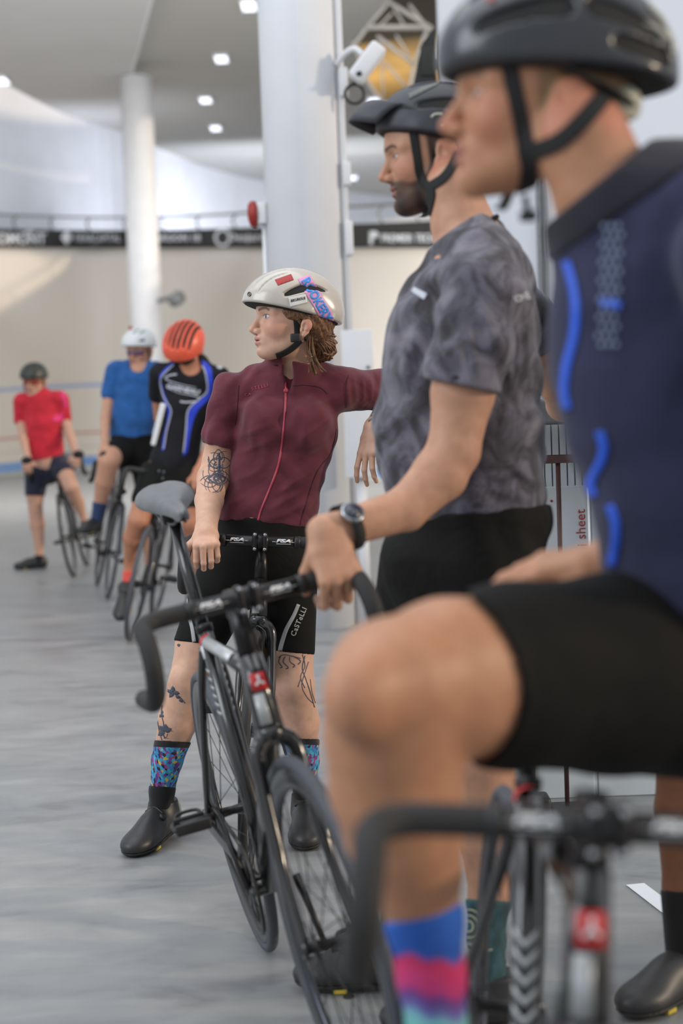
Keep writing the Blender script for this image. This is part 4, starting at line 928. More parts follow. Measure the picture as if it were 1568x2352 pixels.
lgR = limb(W, [(455, 1480, 51, 57, -0.03), (432, 1575, 46, 48, -0.06), (410, 1650, 46, 50, -0.03), (384, 1745, 33, 38, 0.03), (372, 1815, 26, 30, 0.06), (368, 1870, 24, 30, 0.06)], 0.012)
lgR += [W.E(426, 1560, 36, 34, 30, -0.095, k=0.02)]
lgL = limb(W, [(669, 1490, 50, 57, -0.02), (675, 1580, 47, 48, -0.05), (688, 1660, 45, 50, -0.01), (698, 1745, 32, 38, 0.05), (702, 1815, 25, 30, 0.08), (704, 1865, 23, 28, 0.08)], 0.012)
lgL += [W.E(674, 1575, 34, 32, 28, -0.085, k=0.02)]
amR = limb(W, [(530, 900, 38, 42, 0.0), (508, 1000, 35, 38, 0.0), (500, 1058, 34, 36, 0.01), (489, 1100, 36, 35, -0.03), (480, 1150, 32, 30, -0.12), (473, 1222, 23, 19, -0.25)], 0.012)
amL = limb(W, [(775, 893, 42, 46, 0.0), (870, 897, 38, 40, 0.09), (925, 902, 34, 36, 0.17), (895, 940, 33, 33, 0.08), (857, 985, 22, 18, -0.02)], 0.014)
hnR = hand_ops(W.P(472, 1222, -0.235), (0.14, -0.86, -0.42), (-1, -0.1, 0.0), 0.94, curl=((66, 50, 30), (64, 52, 30), (62, 52, 30), (60, 50, 30)), thumb=((0.55, 0.75, -0.35), (0.55, 0.1, -0.85)))
hnL = hand_ops(W.P(858, 985, -0.02), (-0.22, -0.30, -0.93), (-0.85, 0.45, 0.05), 0.93, curl=((8, 22, 16), (14, 26, 16), (18, 26, 18), (16, 24, 16)), thumb=((0.8, 0.4, -0.45), (0.95, 0.05, -0.2)), up=(-0.3, -1, 0.3), spread=1.4)
SK = (212, 168, 143)
skg = [head_ops(HW, fem=True, nose=0.95, chin=0.95, ear=0.78, fwd=0.005, lift=0.004)+neck+tor[:6]+amR+amL, hips+thR+lgR, thL+lgL, hnR, hnL]
fine = [(HW.p(0, 0, 0)-np.array([0.19, 0.17, 0.155]), HW.p(0, 0, 0)+np.array([0.19, 0.17, 0.2]), 0.0021), box_px(W, 425, 1150, 530, 1300, -0.5, 0.0, 0.0024), box_px(W, 790, 935, 940, 1125, -0.14, 0.32, 0.0024)]
bw = body_mesh('body', skg, 0.005, M['skin'], PW, 0.02, fine, lambda V: head_col(V, HW, SK, fwd=0.005, lift=0.004, lips=(190, 120, 118), brow=(104, 76, 60), iris=(84, 100, 112), gaze=0.002, blush=(214, 120, 108)))
M['jersey'] = cloth('maroon_knit', (98, 45, 55), fold=0.55, fs=7)
M['jersey_in'] = mat('maroon_zip', (176, 62, 78), 0.5)
M['bib'] = cloth('black_lycra', (21, 20, 18), fold=0.35, rough=0.8, fs=6, sheen=0.0)
fo = folds(0.0016, ((0.5, 0.2, 1), 0.075, 0.3), ((-0.7, 0.3, 0.6), 0.055, 1.0), ((0.9, 0.1, 0.5), 0.11, 2.0))
jt = inflate(tor, 0.009)+[W.cut(480, 1190, 730, 1213, (620, 900)), ('s', ell(W.P(664, 838, -0.115), (0.014, 0.10, 0.038)), 0.006)]+[ridges(0.0048, [(748, 1068, 622, 1142), (735, 1105, 612, 1175, 0.9), (720, 1150, 625, 1195, 0.8), (548, 1005, 632, 972, 0.7), (540, 1045, 618, 1015, 0.8), (545, 940, 612, 898, 0.6), (782, 945, 690, 1012, 0.8), (800, 905, 715, 932, 0.5), (525, 1110, 600, 1080, 0.7), (760, 1010, 672, 1060, 0.7), (520, 1160, 570, 1140, 0.5), (700, 1180, 722, 1130, 0.8)])]+[fo]
ja = inflate(amR[:3], 0.010)+[W.cut(466, 1020, 540, 1031, (520, 900)), fo]; jb = inflate(amL[:2], 0.010)+[fo, ridges(0.0035, [(812, 858, 818, 925), (832, 858, 836, 925), (852, 858, 852, 920), (795, 862, 802, 935)], 5)]
jc = [W.S(664, 880, 676, 805, 66, 60, 66, 62, -0.02, -0.05, 0.02), W.cut(600, 812, 752, 846, (660, 900), -0.05), ('s', ell(W.P(662, 852, -0.10), (0.013, 0.07, 0.055)), 0.008), ('s', seg(W.P(668, 846, -0.04), W.P(680, 790, -0.06), W.m(50), W.m(46)), 0.003)]
jr = clothes('jersey', [jt, ja, jb, jc], 0.0042, M['jersey'], PW, 0.016, label='maroon short sleeved zip jersey')
sh_ = inflate(hips+thR, 0.006)+[W.cut(395, 1471, 520, 1484, (560, 1300)), W.cut(480, 1180, 730, 1200, (620, 1300))]
sl_ = inflate(thL, 0.006)+[W.cut(600, 1492, 730, 1506, (660, 1300))]
bib = clothes('shorts', [sh_, sl_], 0.0042, M['bib'], PW, 0.03, label='black cycling shorts')
B = bvh_of([bib]); lay.step = 6
M['reflect'] = mat('grey_reflective', (168, 168, 166), 0.5, noise=0.02)
lay(bm_lines([([(685, 1388), (674, 1414), (658, 1444), (648, 1474), (641, 1504)], (8, 10))]), 'reflective_stripe', M['reflect'], bib, B)
lay(bm_lines([([(424, 1290), (425, 1350), (433, 1410), (441, 1440), (446, 1474)], (6, 9))]), 'reflective_stripe', M['reflect'], bib, B)
lay(bm_text('CaSTeLLI', (685, 1428), (27, -64), (11, 5), bold=0.02, space=1.1), 'lettering', M['reflect'], bib, B)
lay(bm_text('CAST', (418, 1385), (-4, -36), (5, -1)), 'lettering', M['reflect'], bib, B)
B = bvh_of([jr])
lay(bm_lines([([(656, 878), (655, 930), (649, 1000), (641, 1060), (628, 1100), (612, 1140), (598, 1175), (591, 1203)], 4.5)]), 'zip', M['jersey_in'], jr, B)
lay(bm_lines([([(656+2.6*math.cos(a), 897+2.6*math.sin(a)) for a in np.linspace(0, 6.3, 10)], 5)]), 'zip_pull', M['jersey_in'], jr, B, 0.002)
M['seam'] = mat('dark_seam', (70, 28, 38), 0.8)
for P in ([(772, 985), (768, 1010), (757, 1045), (742, 1062), (727, 1085), (712, 1125), (702, 1160), (694, 1185), (688, 1210)], [(752, 905), (735, 890), (700, 884), (672, 886)], [(548, 885), (545, 930), (540, 975)], [(800, 862), (793, 895), (796, 935)]):
    lay(bm_lines([(P, 1.6)]), 'seam', M['seam'], jr, B)
lay(bm_text('CA', (570, 906), (15, -3), (2, 6)), 'lettering', M['jersey_in'], jr, B); lay(bm_text('STELLI', (597, 889), (38, -9), (2, 7), space=1.1), 'lettering', M['jersey_in'], jr, B)
# socks
def sock_mat(name, kind):
    N = NT(name); N.b.inputs['Roughness'].default_value = 0.85; v = N.coord(scale=(1, 1, 1))
    if kind == 'geo':
        v = N.coord(scale=(26, 26, 15), rot=(0.2, 0.8, 0.3)); vo = N.n('ShaderNodeTexVoronoi'); N.l(v, vo.inputs['Vector']); sp = N.n('ShaderNodeSeparateColor'); N.l(vo.outputs['Color'], sp.inputs[0])
        N.l(N.ramp(sp.outputs[0], [(0.0, (40, 42, 58)), (0.14, (70, 160, 196)), (0.42, (96, 60, 130)), (0.55, (60, 130, 186)), (0.75, (160, 62, 130)), (0.86, (196, 184, 70)), (0.92, (80, 176, 206))], 'CONSTANT'), N.b.inputs['Base Color'])
    return N.m
def bands_col(H0, z0, z1, stops, wob=0.006):
    """cloth colours by height between z0 (bottom) and z1 (top)"""
    def f(V):
        t = (V[:, 2]+wob*np.sin(V[:, 0]*70)+wob*0.6*np.sin(V[:, 0]*170+1)-z0)/(z1-z0); ps = [s[0] for s in stops]; cs = np.array([lin(s[1]) for s in stops])
        return np.stack([np.interp(t, ps, cs[:, i]) for i in range(3)], 1)
    return f
M['sock_geo'] = sock_mat('patterned_sock', 'geo'); M['knit'] = mat_attr('coloured_knit', 0.85, 0.15, bump=0.2, bscale=500); M['blackknit'] = cloth('black_knit', (34, 33, 33), fold=0.2)
for lg, y0, nm in ((lgR, 1708, 0), (lgL, 1702, 1)):
    q = [o_ for o_ in lg if o_[1]['t'] == 's'][2:]; xa = (384, 700)[nm]
    s1 = inflate(q, 0.0032)+[W.cut(xa-60, y0-5, xa+60, y0+3, (xa, 1780))]
    so1 = clothes('sock', [s1], 0.0035, M['sock_geo'], PW, 0.0, label='sock with turquoise, purple and yellow shapes')
    for ya, yb in ((y0-6, y0+8), (1806, 1900)):
        s2 = inflate(q, 0.0040)+[W.cut(xa-60, ya-4, xa+60, ya+3, (xa, 1950)), W.cut(xa-60, yb, xa+60, yb+4, (xa, 1500))]
        clothes('sock_cuff', [s2], 0.0035, M['blackknit'], so1, 0.0)
M['heelw'] = mat('cream_heel', (206, 200, 176), 0.5)
fR = W.P(371, 1870, 0.05); fR[2] = 0.0; shoe(fR+np.array([0.0, 0.015, 0.012]), (-0.36, -1, 0), M['shoe'], M['sole'], PW, 1.12, pitch=4, h=0.003, heel=M['heelw'], label='black cycling shoe with cream heel')
fL = W.P(704, 1870, 0.08); fL[2] = 0.0; shoe(fL+np.array([0.0, 0.0, 0.012]), (0.02, -1, 0), M['shoe'], M['sole'], PW, 1.12, pitch=4, h=0.003, heel=M['heelw'], label='black cycling shoe with cream heel')
# tattoos: line drawings on the skin
M['tattoo'] = mat('tattoo_ink', (74, 78, 92), 0.6, noise=0.05); M['tattoo_g'] = mat('tattoo_green', (92, 110, 104), 0.6)
def swirl(cx, cy, rx, ry, n, seed, w=(2.4, 0.8), rot=0):
    r = random.Random(seed); L = []
    for i in range(n):
        a = r.uniform(0, 6.28); l = r.uniform(0.5, 1.5); c0 = (cx+rx*0.35*math.cos(a), cy+ry*0.35*math.sin(a)); P = []
        for k in range(6):
            t = k/5; aa = a+l*t*1.4*(1 if i % 2 else -1); q = 0.25+0.75*t
            P.append((cx+rx*q*math.cos(aa), cy+ry*q*math.sin(aa)))
        L.append((P, (r.uniform(0.8, 1.0)*w[0], w[1])))
    return L
def leaf(x, y, l, w, a):
    c, s = math.cos(a), math.sin(a); return [(x+c*u*l-s*v*w, y+s*u*l+c*v*w) for u, v in [(0, 0), (0.3, 0.5), (0.65, 0.42), (1, 0), (0.65, -0.42), (0.3, -0.5)]]
B = bvh_of([bw]); lay.step = 5
T = swirl(503, 1062, 27, 31, 16, 3)+swirl(493, 1100, 33, 32, 18, 5)+[([(502, 1040), (503, 1060), (501, 1085)], 5), ([(478, 1100), (490, 1090), (505, 1090), (516, 1100), (505, 1110), (490, 1108), (478, 1100)], 3.4)]
T += [([(496+5*math.cos(a), 1099+5*math.sin(a)) for a in np.linspace(0, 6.3, 9)], 5)]
lay(bm_lines(T), 'tattoo', M['tattoo'], bw, B, 0.0009, 0.0003)
lay(bm_lines([([(640, 1510), (650, 1504), (668, 1506), (690, 1512)], 1.8), ([(645, 1506), (640, 1520), (648, 1532), (643, 1534)], 2), ([(655, 1508), (650, 1520), (662, 1533), (656, 1536)], 2), ([(665, 1508), (666, 1520), (677, 1528), (672, 1533)], 2), ([(676, 1508), (690, 1518), (684, 1526)], 2), ([(694, 1503), (700, 1530), (690, 1555), (700, 1580)], 1.6), ([(700, 1506), (694, 1535), (702, 1560), (712, 1590), (722, 1625)], 1.8), ([(690, 1560), (684, 1578)], 1.6), ([(708, 1520), (700, 1545), (693, 1575), (704, 1600), (718, 1615)], 1.4), ([(712, 1560), (716, 1590), (724, 1615)], 1.2)]), 'tattoo', M['tattoo'], bw, B, 0.0009, 0.0003)
FL = [leaf(398, 1590, 15, 10, a) for a in (0.2, 2.2, 3.4, 4.6)]+[leaf(412, 1604, 12, 8, a) for a in (0.9, 3.9)]+[leaf(378, 1680, 18, 12, a) for a in (-0.4, -1.4, -2.3, 2.6)]+[leaf(371, 1640, 9, 6, a) for a in (-1.2, 1.0, 2.0)]+[leaf(410, 1478, 8, 7, 1.4)]
for q_ in (FL[:6], FL[6:10], FL[10:13], FL[13:]): lay(bm_poly(q_), 'tattoo', M['tattoo'], bw, B, 0.0009, 0.0003)
lay(bm_lines([([(385, 1583), (398, 1592), (412, 1600), (425, 1615)], 2), ([(374, 1610), (371, 1640), (376, 1665), (370, 1690)], 2), ([(362, 1655), (366, 1680), (372, 1700)], 1.5)]+swirl(382, 1682, 15, 15, 7, 9, (1.8, 0.8))), 'tattoo', M['tattoo'], bw, B, 0.0009, 0.0003)
lay(bm_lines([([(842, 962), (848, 950), (860, 945), (872, 948), (877, 958)], 6), ([(846, 968), (856, 962), (868, 966), (872, 976), (862, 982)], 3.5), ([(852, 955), (866, 956)], 3)]), 'tattoo', M['tattoo_g'], bw, B, 0.0009, 0.0003)
# hair: mass under the helmet, bun and loose strands
hd = [('u', HW.ell((-0.040, 0, 0.030), (0.068, 0.082, 0.072)), 0), ('u', HW.ell((-0.020, 0.050, 0.035), (0.040, 0.034, 0.040)), 0.02), ('u', HW.ell((0.030, 0.062, 0.045), (0.022, 0.016, 0.030)), 0.015), ('u', HW.ell((-0.062, 0.006, -0.012), (0.032, 0.050, 0.034)), 0.02), ('u', HW.ell((0.004, 0.066, 0.038), (0.030, 0.020, 0.016)), 0.012), ('s', HW.ell((-0.002, 0.090, -0.012), (0.022, 0.03, 0.030)), 0.006), ('c', plane(HW.p(0, 0, 0.085), HW.R[2]), 0.004),
      folds(0.0016, ((0.2, 1, 0.6), 0.013, 0), ((0.7, 0.3, 0.8), 0.021, 1))]
sdf_obj('hair', [hd], 0.0028, M['hairb'], PW)
hb2 = [('u', ell(W.P(742, 795, -0.03), (0.036, 0.036, 0.044)), 0), ('u', ell(W.P(724, 782, -0.05), (0.028, 0.030, 0.034)), 0.015), ('u', ell(W.P(756, 785, -0.03), (0.016, 0.02, 0.026)), 0.01), ('u', ell(W.P(752, 812, -0.03), (0.020, 0.02, 0.018)), 0.01), folds(0.0022, ((1, 0.4, 0.5), 0.019, 0), ((-0.4, 0.2, 1), 0.023, 2), ((0.3, 1, -0.5), 0.012, 1))]
sdf_obj('hair_bun', [hb2], 0.0026, M['hairb'], PW)
hr_ = MB(); rr_ = random.Random(4)
for k in range(46):
    a = rr_.uniform(0, 6.28); q = rr_.uniform(0.6, 1.0); cx, cy = 742+22*q*math.cos(a), 793+26*q*math.sin(a)
    hr_.tube(curve([W.P(706+rr_.uniform(-3, 8), 748+rr_.uniform(-10, 14), -0.12), W.P(722+rr_.uniform(-5, 5), 770+rr_.uniform(-8, 8), -0.115), W.P(cx, cy, -0.075-0.03*math.sqrt(max(0, 1-q*q))), W.P(cx+14*math.cos(a+1.2), cy+14*math.sin(a+1.2), -0.05)], 4), [0.0016]*12+[0.0006], 5)
for P, n in (([(708, 768), (707, 800), (716, 832), (726, 862)], 9), ([(716, 775), (720, 812), (730, 838), (744, 854)], 9), ([(710, 770), (711, 815), (712, 840), (714, 856)], 4), ([(752, 768), (762, 773), (769, 771)], 5), ([(745, 810), (757, 815), (768, 808)], 4), ([(704, 722), (716, 735), (722, 756)], 10), ([(690, 722), (704, 728), (714, 742)], 10)):
    for k in range(n):
        j = lambda w=3.0: rr_.uniform(-w, w); e = j(5)
        hr_.tube(curve([W.P(x+j(2)+e*i/3, y+j(2), -0.150+rr_.uniform(0, 0.012)+0.02*i/4) for i, (x, y) in enumerate(P)], 4), [0.0015]*(4*(len(P)-1))+[0.0004], 5)
hr_.ob('loose_hair', M['hairb'], PW)
# helmet
M['helm_g'] = mat('taupe_gloss_shell', (186, 178, 166), 0.25, coat=0.5, noise=0.02)
M['pink'] = mat('pink_sticker', (214, 150, 190), 0.4, noise=0.02); M['blue'] = mat('blue_ink', (48, 140, 226), 0.4, noise=0); M['redst'] = mat('red_sticker', (168, 44, 40), 0.5, noise=0.03); M['wst'] = mat('white_sticker', (214, 212, 206), 0.4, noise=0); M['ink_k'] = mat('black_ink', (28, 26, 26), 0.5, noise=0); M['yel'] = mat('yellow_sticker', (220, 200, 50), 0.4, noise=0)
hc, hr = (0.008, 0, 0.060), (0.136, 0.101, 0.100)
HM, HS = helmet('cycling_helmet', HW, 'taupe helmet with a pink and blue lettered sticker on the woman in maroon', M['helm_g'], M['liner'], hc, hr, cut=(0.036, 0.24),
    arcs=[(0.030, 0.02, 0.125, 0.0030), (-0.030, 0.02, 0.125, 0.0030), (0.056, 0.035, 0.112, 0.0022), (-0.056, 0.035, 0.112, 0.0022)],
    vents=[(hp(hc, hr, 0.050, 0.083), hp(hc, hr, 0.000, 0.101), 0.0070, 0.0125), (hp(hc, hr, -0.020, 0.103), hp(hc, hr, -0.066, 0.094), 0.0110, 0.0050)], h=0.0022,
    extra=[('u', HW.seg((0.020, 0.083, 0.045), (-0.010, 0.088, 0.036), 0.014, 0.012), 0.02), ('u', HW.seg((0.020, -0.083, 0.045), (-0.010, -0.088, 0.036), 0.014, 0.012), 0.02)])
B = bvh_of([HS]); lay.step = 4
lay(bm_poly([[(684, 641), (710, 631), (762, 717), (766, 736), (742, 748), (720, 705), (697, 668)]]), 'sticker', M['pink'], HM, B, 0.0012)
lay(bm_text('ROOKERY', (728, 689), (56, 94), (-19, 11), bold=0.035), 'sticker_lettering', M['blue'], HM, B, 0.0022)
lay(bm_poly([[(631, 643), (668, 630), (674, 643), (638, 656)]]), 'sticker', M['redst'], HM, B, 0.0012)
lay(bm_poly([[(662, 684), (702, 676), (706, 695), (667, 705)]]), 'sticker', M['wst'], HM, B, 0.0012)
lay(bm_text('BIKURIOUS', (684, 688), (34, -7), (1.2, 6), shear=0.3, bold=0.02), 'sticker_lettering', M['ink_k'], HM, B, 0.0020)
lay(bm_poly([[(741, 742), (749, 738), (751, 745), (744, 749)]]), 'sticker', M['yel'], HM, B, 0.0018)
lay(bm_lines([([(573+3.6*math.cos(a), 676+4.5*math.sin(a)) for a in np.linspace(0, 6.3, 12)], 1.4), ([(572, 672), (574, 679)], 1.2)]), 'emblem', M['ink_k'], HM, B, 0.0012)
def straps(fig, HF, near, body, parent, side=1, w=13, knot=None, chinl=None):
    """webbing: near side laid on the head, far side as flat bands"""
    B = bvh_of([body]); lay.step = 5
    for P in near: lay(bm_lines([(P, w)]), 'strap', M['strap'], parent, B, 0.0022, 0.0022)
    y = -side
    for P in ([(0.038, 0.084*y, 0.035), (0.028, 0.082*y, 0.0), (0.020, 0.074*y, -0.04), (0.040, 0.045*y, -0.088), (0.055, 0.0, -0.098)], [(-0.050, 0.085*y, 0.02), (-0.02, 0.090*y, -0.02), (0.020, 0.074*y, -0.04)]):
        MB().tube(curve([HF.p(*q) for q in P], 5), 0.007, 6, flat=0.2).ob('strap', M['strap'], parent)
straps(W, HW, [[(676, 715), (680, 740), (682, 778)], [(700, 782), (712, 770), (724, 758)], [(690, 781), (668, 800), (648, 812), (634, 817)]], bw, HM, w=12)
c = HW.p(0.022, 0.078, -0.030); MB().box(c+np.array([0, -0.006, 0]), (0.014, 0.005, 0.012), bev=0.004).ob('buckle', M['plastb'], HM)
# ============================================================ bearded man in the grey t-shirt
G = Fig(3.20)
PB = person('bearded man in a marbled grey t-shirt and black shorts, holding the leaning bicycle', floor_at(1110, 2345))
HB = head_frame(G.P(1012, 366, 0.0)+np.array([0, 0.075, 0]), 88, 9, 0, 0.99)
HBh = head_frame(G.P(1010, 360, 0.0)+np.array([0, 0.075, 0]), 88, -9, 0, 0.99)
bneck = limb(G, [(1082, 600, 72, 80, 0), (1062, 520, 67, 70, 0), (1040, 430, 62, 64, 0.0)], 0.02)
btor = limb(G, [(1088, 575, 78, 120, 0), (1086, 650, 118, 190, 0), (1068, 760, 158, 205, 0), (1058, 870, 168, 195, 0), (1060, 1000, 172, 190, 0), (1072, 1110, 168, 190, 0), (1098, 1200, 148, 185, 0)], 0.02)
btor += [('u', seg(G.P(1112, 655, -0.165), G.P(1120, 650, 0.165), 0.068, 0.068), 0.05), ('u', seg(G.P(1105, 590, -0.12), G.P(1105, 590, 0.12), 0.035, 0.035), 0.05), G.E(975, 790, 75, 80, 150, 0, k=0.04), G.E(985, 1010, 105, 130, 160, 0, k=0.05)]
barm = limb(G, [(1100, 668, 78, 74, -0.19), (1082, 790, 74, 68, -0.215), (1062, 905, 71, 62, -0.23), (1042, 1035, 58, 54, -0.24)], 0.014)
bfor = limb(G, [(1042, 1035, 60, 54, -0.24), (1010, 1090, 62, 54, -0.25), (930, 1170, 50, 44, -0.285), (845, 1245, 37, 30, -0.32)], 0.014)
bfar = limb(G, [(1140, 668, 70, 70, 0.19), (1200, 740, 60, 58, 0.28), (1250, 800, 50, 50, 0.36)], 0.014); bfar2 = limb(G, [(1250, 795, 42, 44, 0.36), (1278, 885, 38, 38, 0.48), (1292, 930, 36, 36, 0.72), (1300, 912, 28, 24, 1.10)], 0.014)
bhip = [G.S(1098, 1190, 1068, 1290, 150, 172, 182, 180, k=0.03)]
bth1 = limb(G, [(1110, 1300, 112, 100, -0.10), (1105, 1480, 102, 95, -0.12), (1108, 1640, 84, 82, -0.12)], 0.02); bth2 = limb(G, [(1010, 1300, 118, 100, 0.10), (975, 1480, 100, 95, 0.13), (950, 1640, 84, 82, 0.14)], 0.02)
blg1 = limb(G, [(1108, 1620, 82, 80, -0.12), (1110, 1740, 68, 72, -0.12), (1121, 1850, 73, 72, -0.11), (1126, 1930, 68, 66, -0.11), (1122, 2060, 46, 48, -0.10), (1117, 2160, 38, 42, -0.10), (1122, 2250, 38, 44, -0.10)], 0.014)
blg2 = limb(G, [(950, 1620, 80, 80, 0.14), (936, 1740, 66, 70, 0.14), (934, 1850, 70, 70, 0.14), (922, 2060, 42, 44, 0.14), (915, 2200, 38, 42, 0.14)], 0.014)
# hand on the bar of the leaning bicycle
bp = BA['S'](BA['bcx'], 0.168, BA['bz']); bdir = unit(BA['S'](BA['bcx'], 0.05, BA['bz'])-bp)
fB = unit(np.array([-0.38, -0.50, -0.78])); fB = unit(fB-bdir*(fB@bdir)); nB = np.cross(fB, bdir); nB = nB if nB@np.array([0, -0.5, 1]) > 0 else -nB
wB = bp-fB*0.070+nB*0.034
bfor[-1] = ('u', seg(G.P(930, 1170, -0.285), wB+nB*0.0, G.m(50, -0.285), 0.033, G.m(44, -0.285), 0.027), 0.014)
bhand = hand_ops(wB, fB, bdir, 1.08, curl=((50, 62, 30), (54, 64, 34), (56, 64, 34), (58, 62, 34)), thumb=((0.55, 0.42, -0.72), (0.80, 0.20, -0.60)))
wF = G.P(1300, 914, 1.10); bhand2 = hand_ops(wF, (0.9, 0.4, 0.0), (0.0, 1, 0), 1.05, curl=((20, 25, 15),)*4, up=(0, 0, 1))
SKB = (196, 148, 120)
fine = [(HB.p(0, 0, 0)-np.array([0.19, 0.16, 0.17]), HB.p(0, 0, 0)+np.array([0.19, 0.16, 0.2]), 0.0024), box_px(G, 655, 1150, 1010, 1420, -0.62, 0.0, 0.0030)]
bb_ = body_mesh('body', [head_ops(HB, nose=1.25, chin=1.1, beard=1.0, ear=1.12)+bneck+btor[:7]+barm+bfor+bfar+bfar2, bhip+bth1+blg1, bth2+blg2, bhand, bhand2], 0.0055, M['skin'], PB, 0.02, fine,
    lambda V: head_col(V, HB, SKB, lips=(160, 104, 92), brow=(48, 36, 30), iris=(60, 44, 34), eyeo=0.6, beard=(46, 35, 30), hair=(46, 36, 32), hairz=-0.012, blush=(206, 112, 92)))
def marble_mat():
    N = NT('marbled_grey_cloth'); b = N.b; v = N.coord(scale=(1, 1, 0.75)); b.inputs['Roughness'].default_value = 0.8; b.inputs['Sheen Weight'].default_value = 0.2; b.inputs['Specular IOR Level'].default_value = 0.2
    t = N.n('ShaderNodeTexNoise'); t.inputs['Scale'].default_value = 11; t.inputs['Detail'].default_value = 6; t.inputs['Roughness'].default_value = 0.6; t.inputs['Distortion'].default_value = 1.6; N.l(v, t.inputs['Vector'])
    N.l(N.ramp(t.outputs['Fac'], [(0.32, (44, 41, 43)), (0.46, (72, 69, 76)), (0.58, (104, 101, 112)), (0.72, (128, 122, 128))]), b.inputs['Base Color'])
    w = N.n('ShaderNodeTexNoise'); w.inputs['Scale'].default_value = 7; w.inputs['Distortion'].default_value = 1.0; N.l(v, w.inputs['Vector']); N.bump(w.outputs['Fac'], 0.4, 0.02); return N.m
M['marble'] = marble_mat(); M['bshort'] = cloth('black_cotton', (23, 22, 20), fold=0.5, sheen=0.0)
fo = folds(0.0028, ((0.5, 0.2, 1), 0.10, 0.3), ((-0.6, 0.3, 0.8), 0.075, 1.0), ((0.9, 0.1, 0.4), 0.16, 2.0))
cr = lambda x0, y0, x1, y1, d, r, k=0.02: ('u', seg(G.P(x0, y0, d), G.P(x1, y1, d), r, r*0.6), k)
g1 = inflate(btor, 0.008)+[ridges(0.0065, [(882, 835, 990, 912), (900, 885, 1000, 1000), (1150, 930, 1240, 958), (1110, 1010, 1246, 1130), (1175, 1080, 1250, 1112), (1150, 760, 1178, 900), (1205, 640, 1215, 900), (1185, 700, 1195, 860, 0.7), (885, 940, 930, 1040, 0.8), (960, 640, 1000, 760, 0.6), (1120, 1120, 1230, 1150, 0.6), (905, 760, 985, 800, 0.5)], 10), fo,
    G.cut(940, 1199, 1262, 1166, (1100, 800)), ('s', seg(G.P(1075, 560, 0), G.P(1045, 430, 0), 0.068, 0.060), 0.006), ('c', (G.P(1003, 556, 0), unit(np.array([-0.60, 0, 1.0]))), 0.006)]
g2 = inflate(barm, 0.013)+[('u', seg(G.P(1098, 760, -0.23), G.P(1062, 890, -0.25), 0.060, 0.074, 0.050, 0.056), 0.02), ridges(0.006, [(1008, 690, 1030, 850), (1090, 650, 1150, 860), (1060, 720, 1105, 870), (1030, 700, 1060, 850, 0.7), (1120, 700, 1160, 840, 0.8)], 9), fo, G.cut(978, 869, 1150, 904, (1090, 700), -0.23)]
g3 = inflate(bfar[:2], 0.012)+[fo, ('c', (G.P(1252, 785, 0.34), unit(np.array([0.55, 0.35, -0.8]))), 0.004)]
tee = clothes('t_shirt', [g1, g2, g3], 0.005, M['marble'], PB, 0.018, label='marbled grey short sleeved t-shirt')
s1 = inflate(bhip+bth1, 0.016)+[folds(0.003, ((0.3, 0.2, 1), 0.14, 0.3), ((1, 0.3, 0.2), 0.11, 1.0)), G.cut(900, 1640, 1250, 1650, (1090, 1300)), G.cut(900, 1190, 1260, 1158, (1090, 1400))]
s2 = inflate(bth2, 0.018)+[G.cut(820, 1640, 1250, 1640, (1000, 1300), 0.13), ('u', G.S(1000, 1300, 955, 1600, 118, 112, 100, 100, 0.12)[1], 0.03), G.cut(820, 1640, 1250, 1640, (1000, 1300), 0.13)]
bsh = clothes('shorts', [s1, s2], 0.0055, M['bshort'], PB, 0.03, label='loose black shorts')
B = bvh_of([tee]); lay.step = 8
M['logog'] = mat('grey_print', (190, 192, 200), 0.5, noise=0)
lay(bm_lines([([(948, 664), (960, 672), (978, 682)], (13, 16))]), 'print', M['logog'], tee, B)
lay(bm_text('IONE', (1197, 683), (34, -11), (8, 16), bold=0.05), 'print', M['logog'], tee, B)
lay(bm_poly([[(1037, 862), (1052, 863), (1051, 871), (1037, 870)]]), 'sleeve_tag', M['plastb'], tee, B, 0.0015, 0.001)
lay(bm_lines([([(960, 1192), (980, 1190)], 5)]), 'hem_label', M['logog'], tee, B)
# collar
MB().tube(curve([G.P(1003, 566, -0.02), G.P(1030, 560, -0.075), G.P(1085, 535, -0.085), G.P(1130, 505, -0.05), G.P(1140, 498, 0.0), G.P(1128, 507, 0.05), G.P(1085, 535, 0.085), G.P(1030, 560, 0.075), G.P(1003, 566, 0.02)], 6), 0.006, 8).ob('collar', M['bshort'], tee)
# watch
wc = G.P(850, 1238, -0.32); wc = wB+(G.P(930, 1170, -0.285)-wB)*0.26; wa = unit(G.P(930, 1170, -0.285)-wB); wn = unit(np.array([-0.45, -1.0, 0.42])-wa*(np.array([-0.45, -1.0, 0.42])@wa)); ws = np.cross(wa, wn)
wt = thing('wristwatch', 'round steel watch with a black strap on the bearded man\'s wrist', 'watch', wc)
P = [wc+(wn*math.cos(a)*0.036+ws*math.sin(a)*0.042) for a in np.linspace(0, 2*math.pi, 29)]
V = [];
for p in P:
    r_ = unit(p-wc)
    for (u, v) in ((-0.011, 0), (0.011, 0), (0.011, 0.004), (-0.011, 0.004)): V.append(p+wa*u+r_*v)
mk('watch_strap', V, [[i*4+j, i*4+(j+1) % 4, i*4+4+(j+1) % 4, i*4+4+j] for i in range(28) for j in range(4)], M['strap'], wt)
wf = wc+wn*0.036; M['dial'] = mat('dark_dial', (52, 56, 68), 0.3, noise=0.1, nscale=400)
MB().lathe(wf, wn, [(0.021, -0.002), (0.0225, 0.002), (0.0225, 0.008), (0.020, 0.0105), (0.0185, 0.0100)], 32).ob('watch_case', M['chrome'], wt)
MB().lathe(wf, wn, [(0.0185, 0.006), (0.0185, 0.0108)], 32).ob('watch_dial', M['dial'], wt)
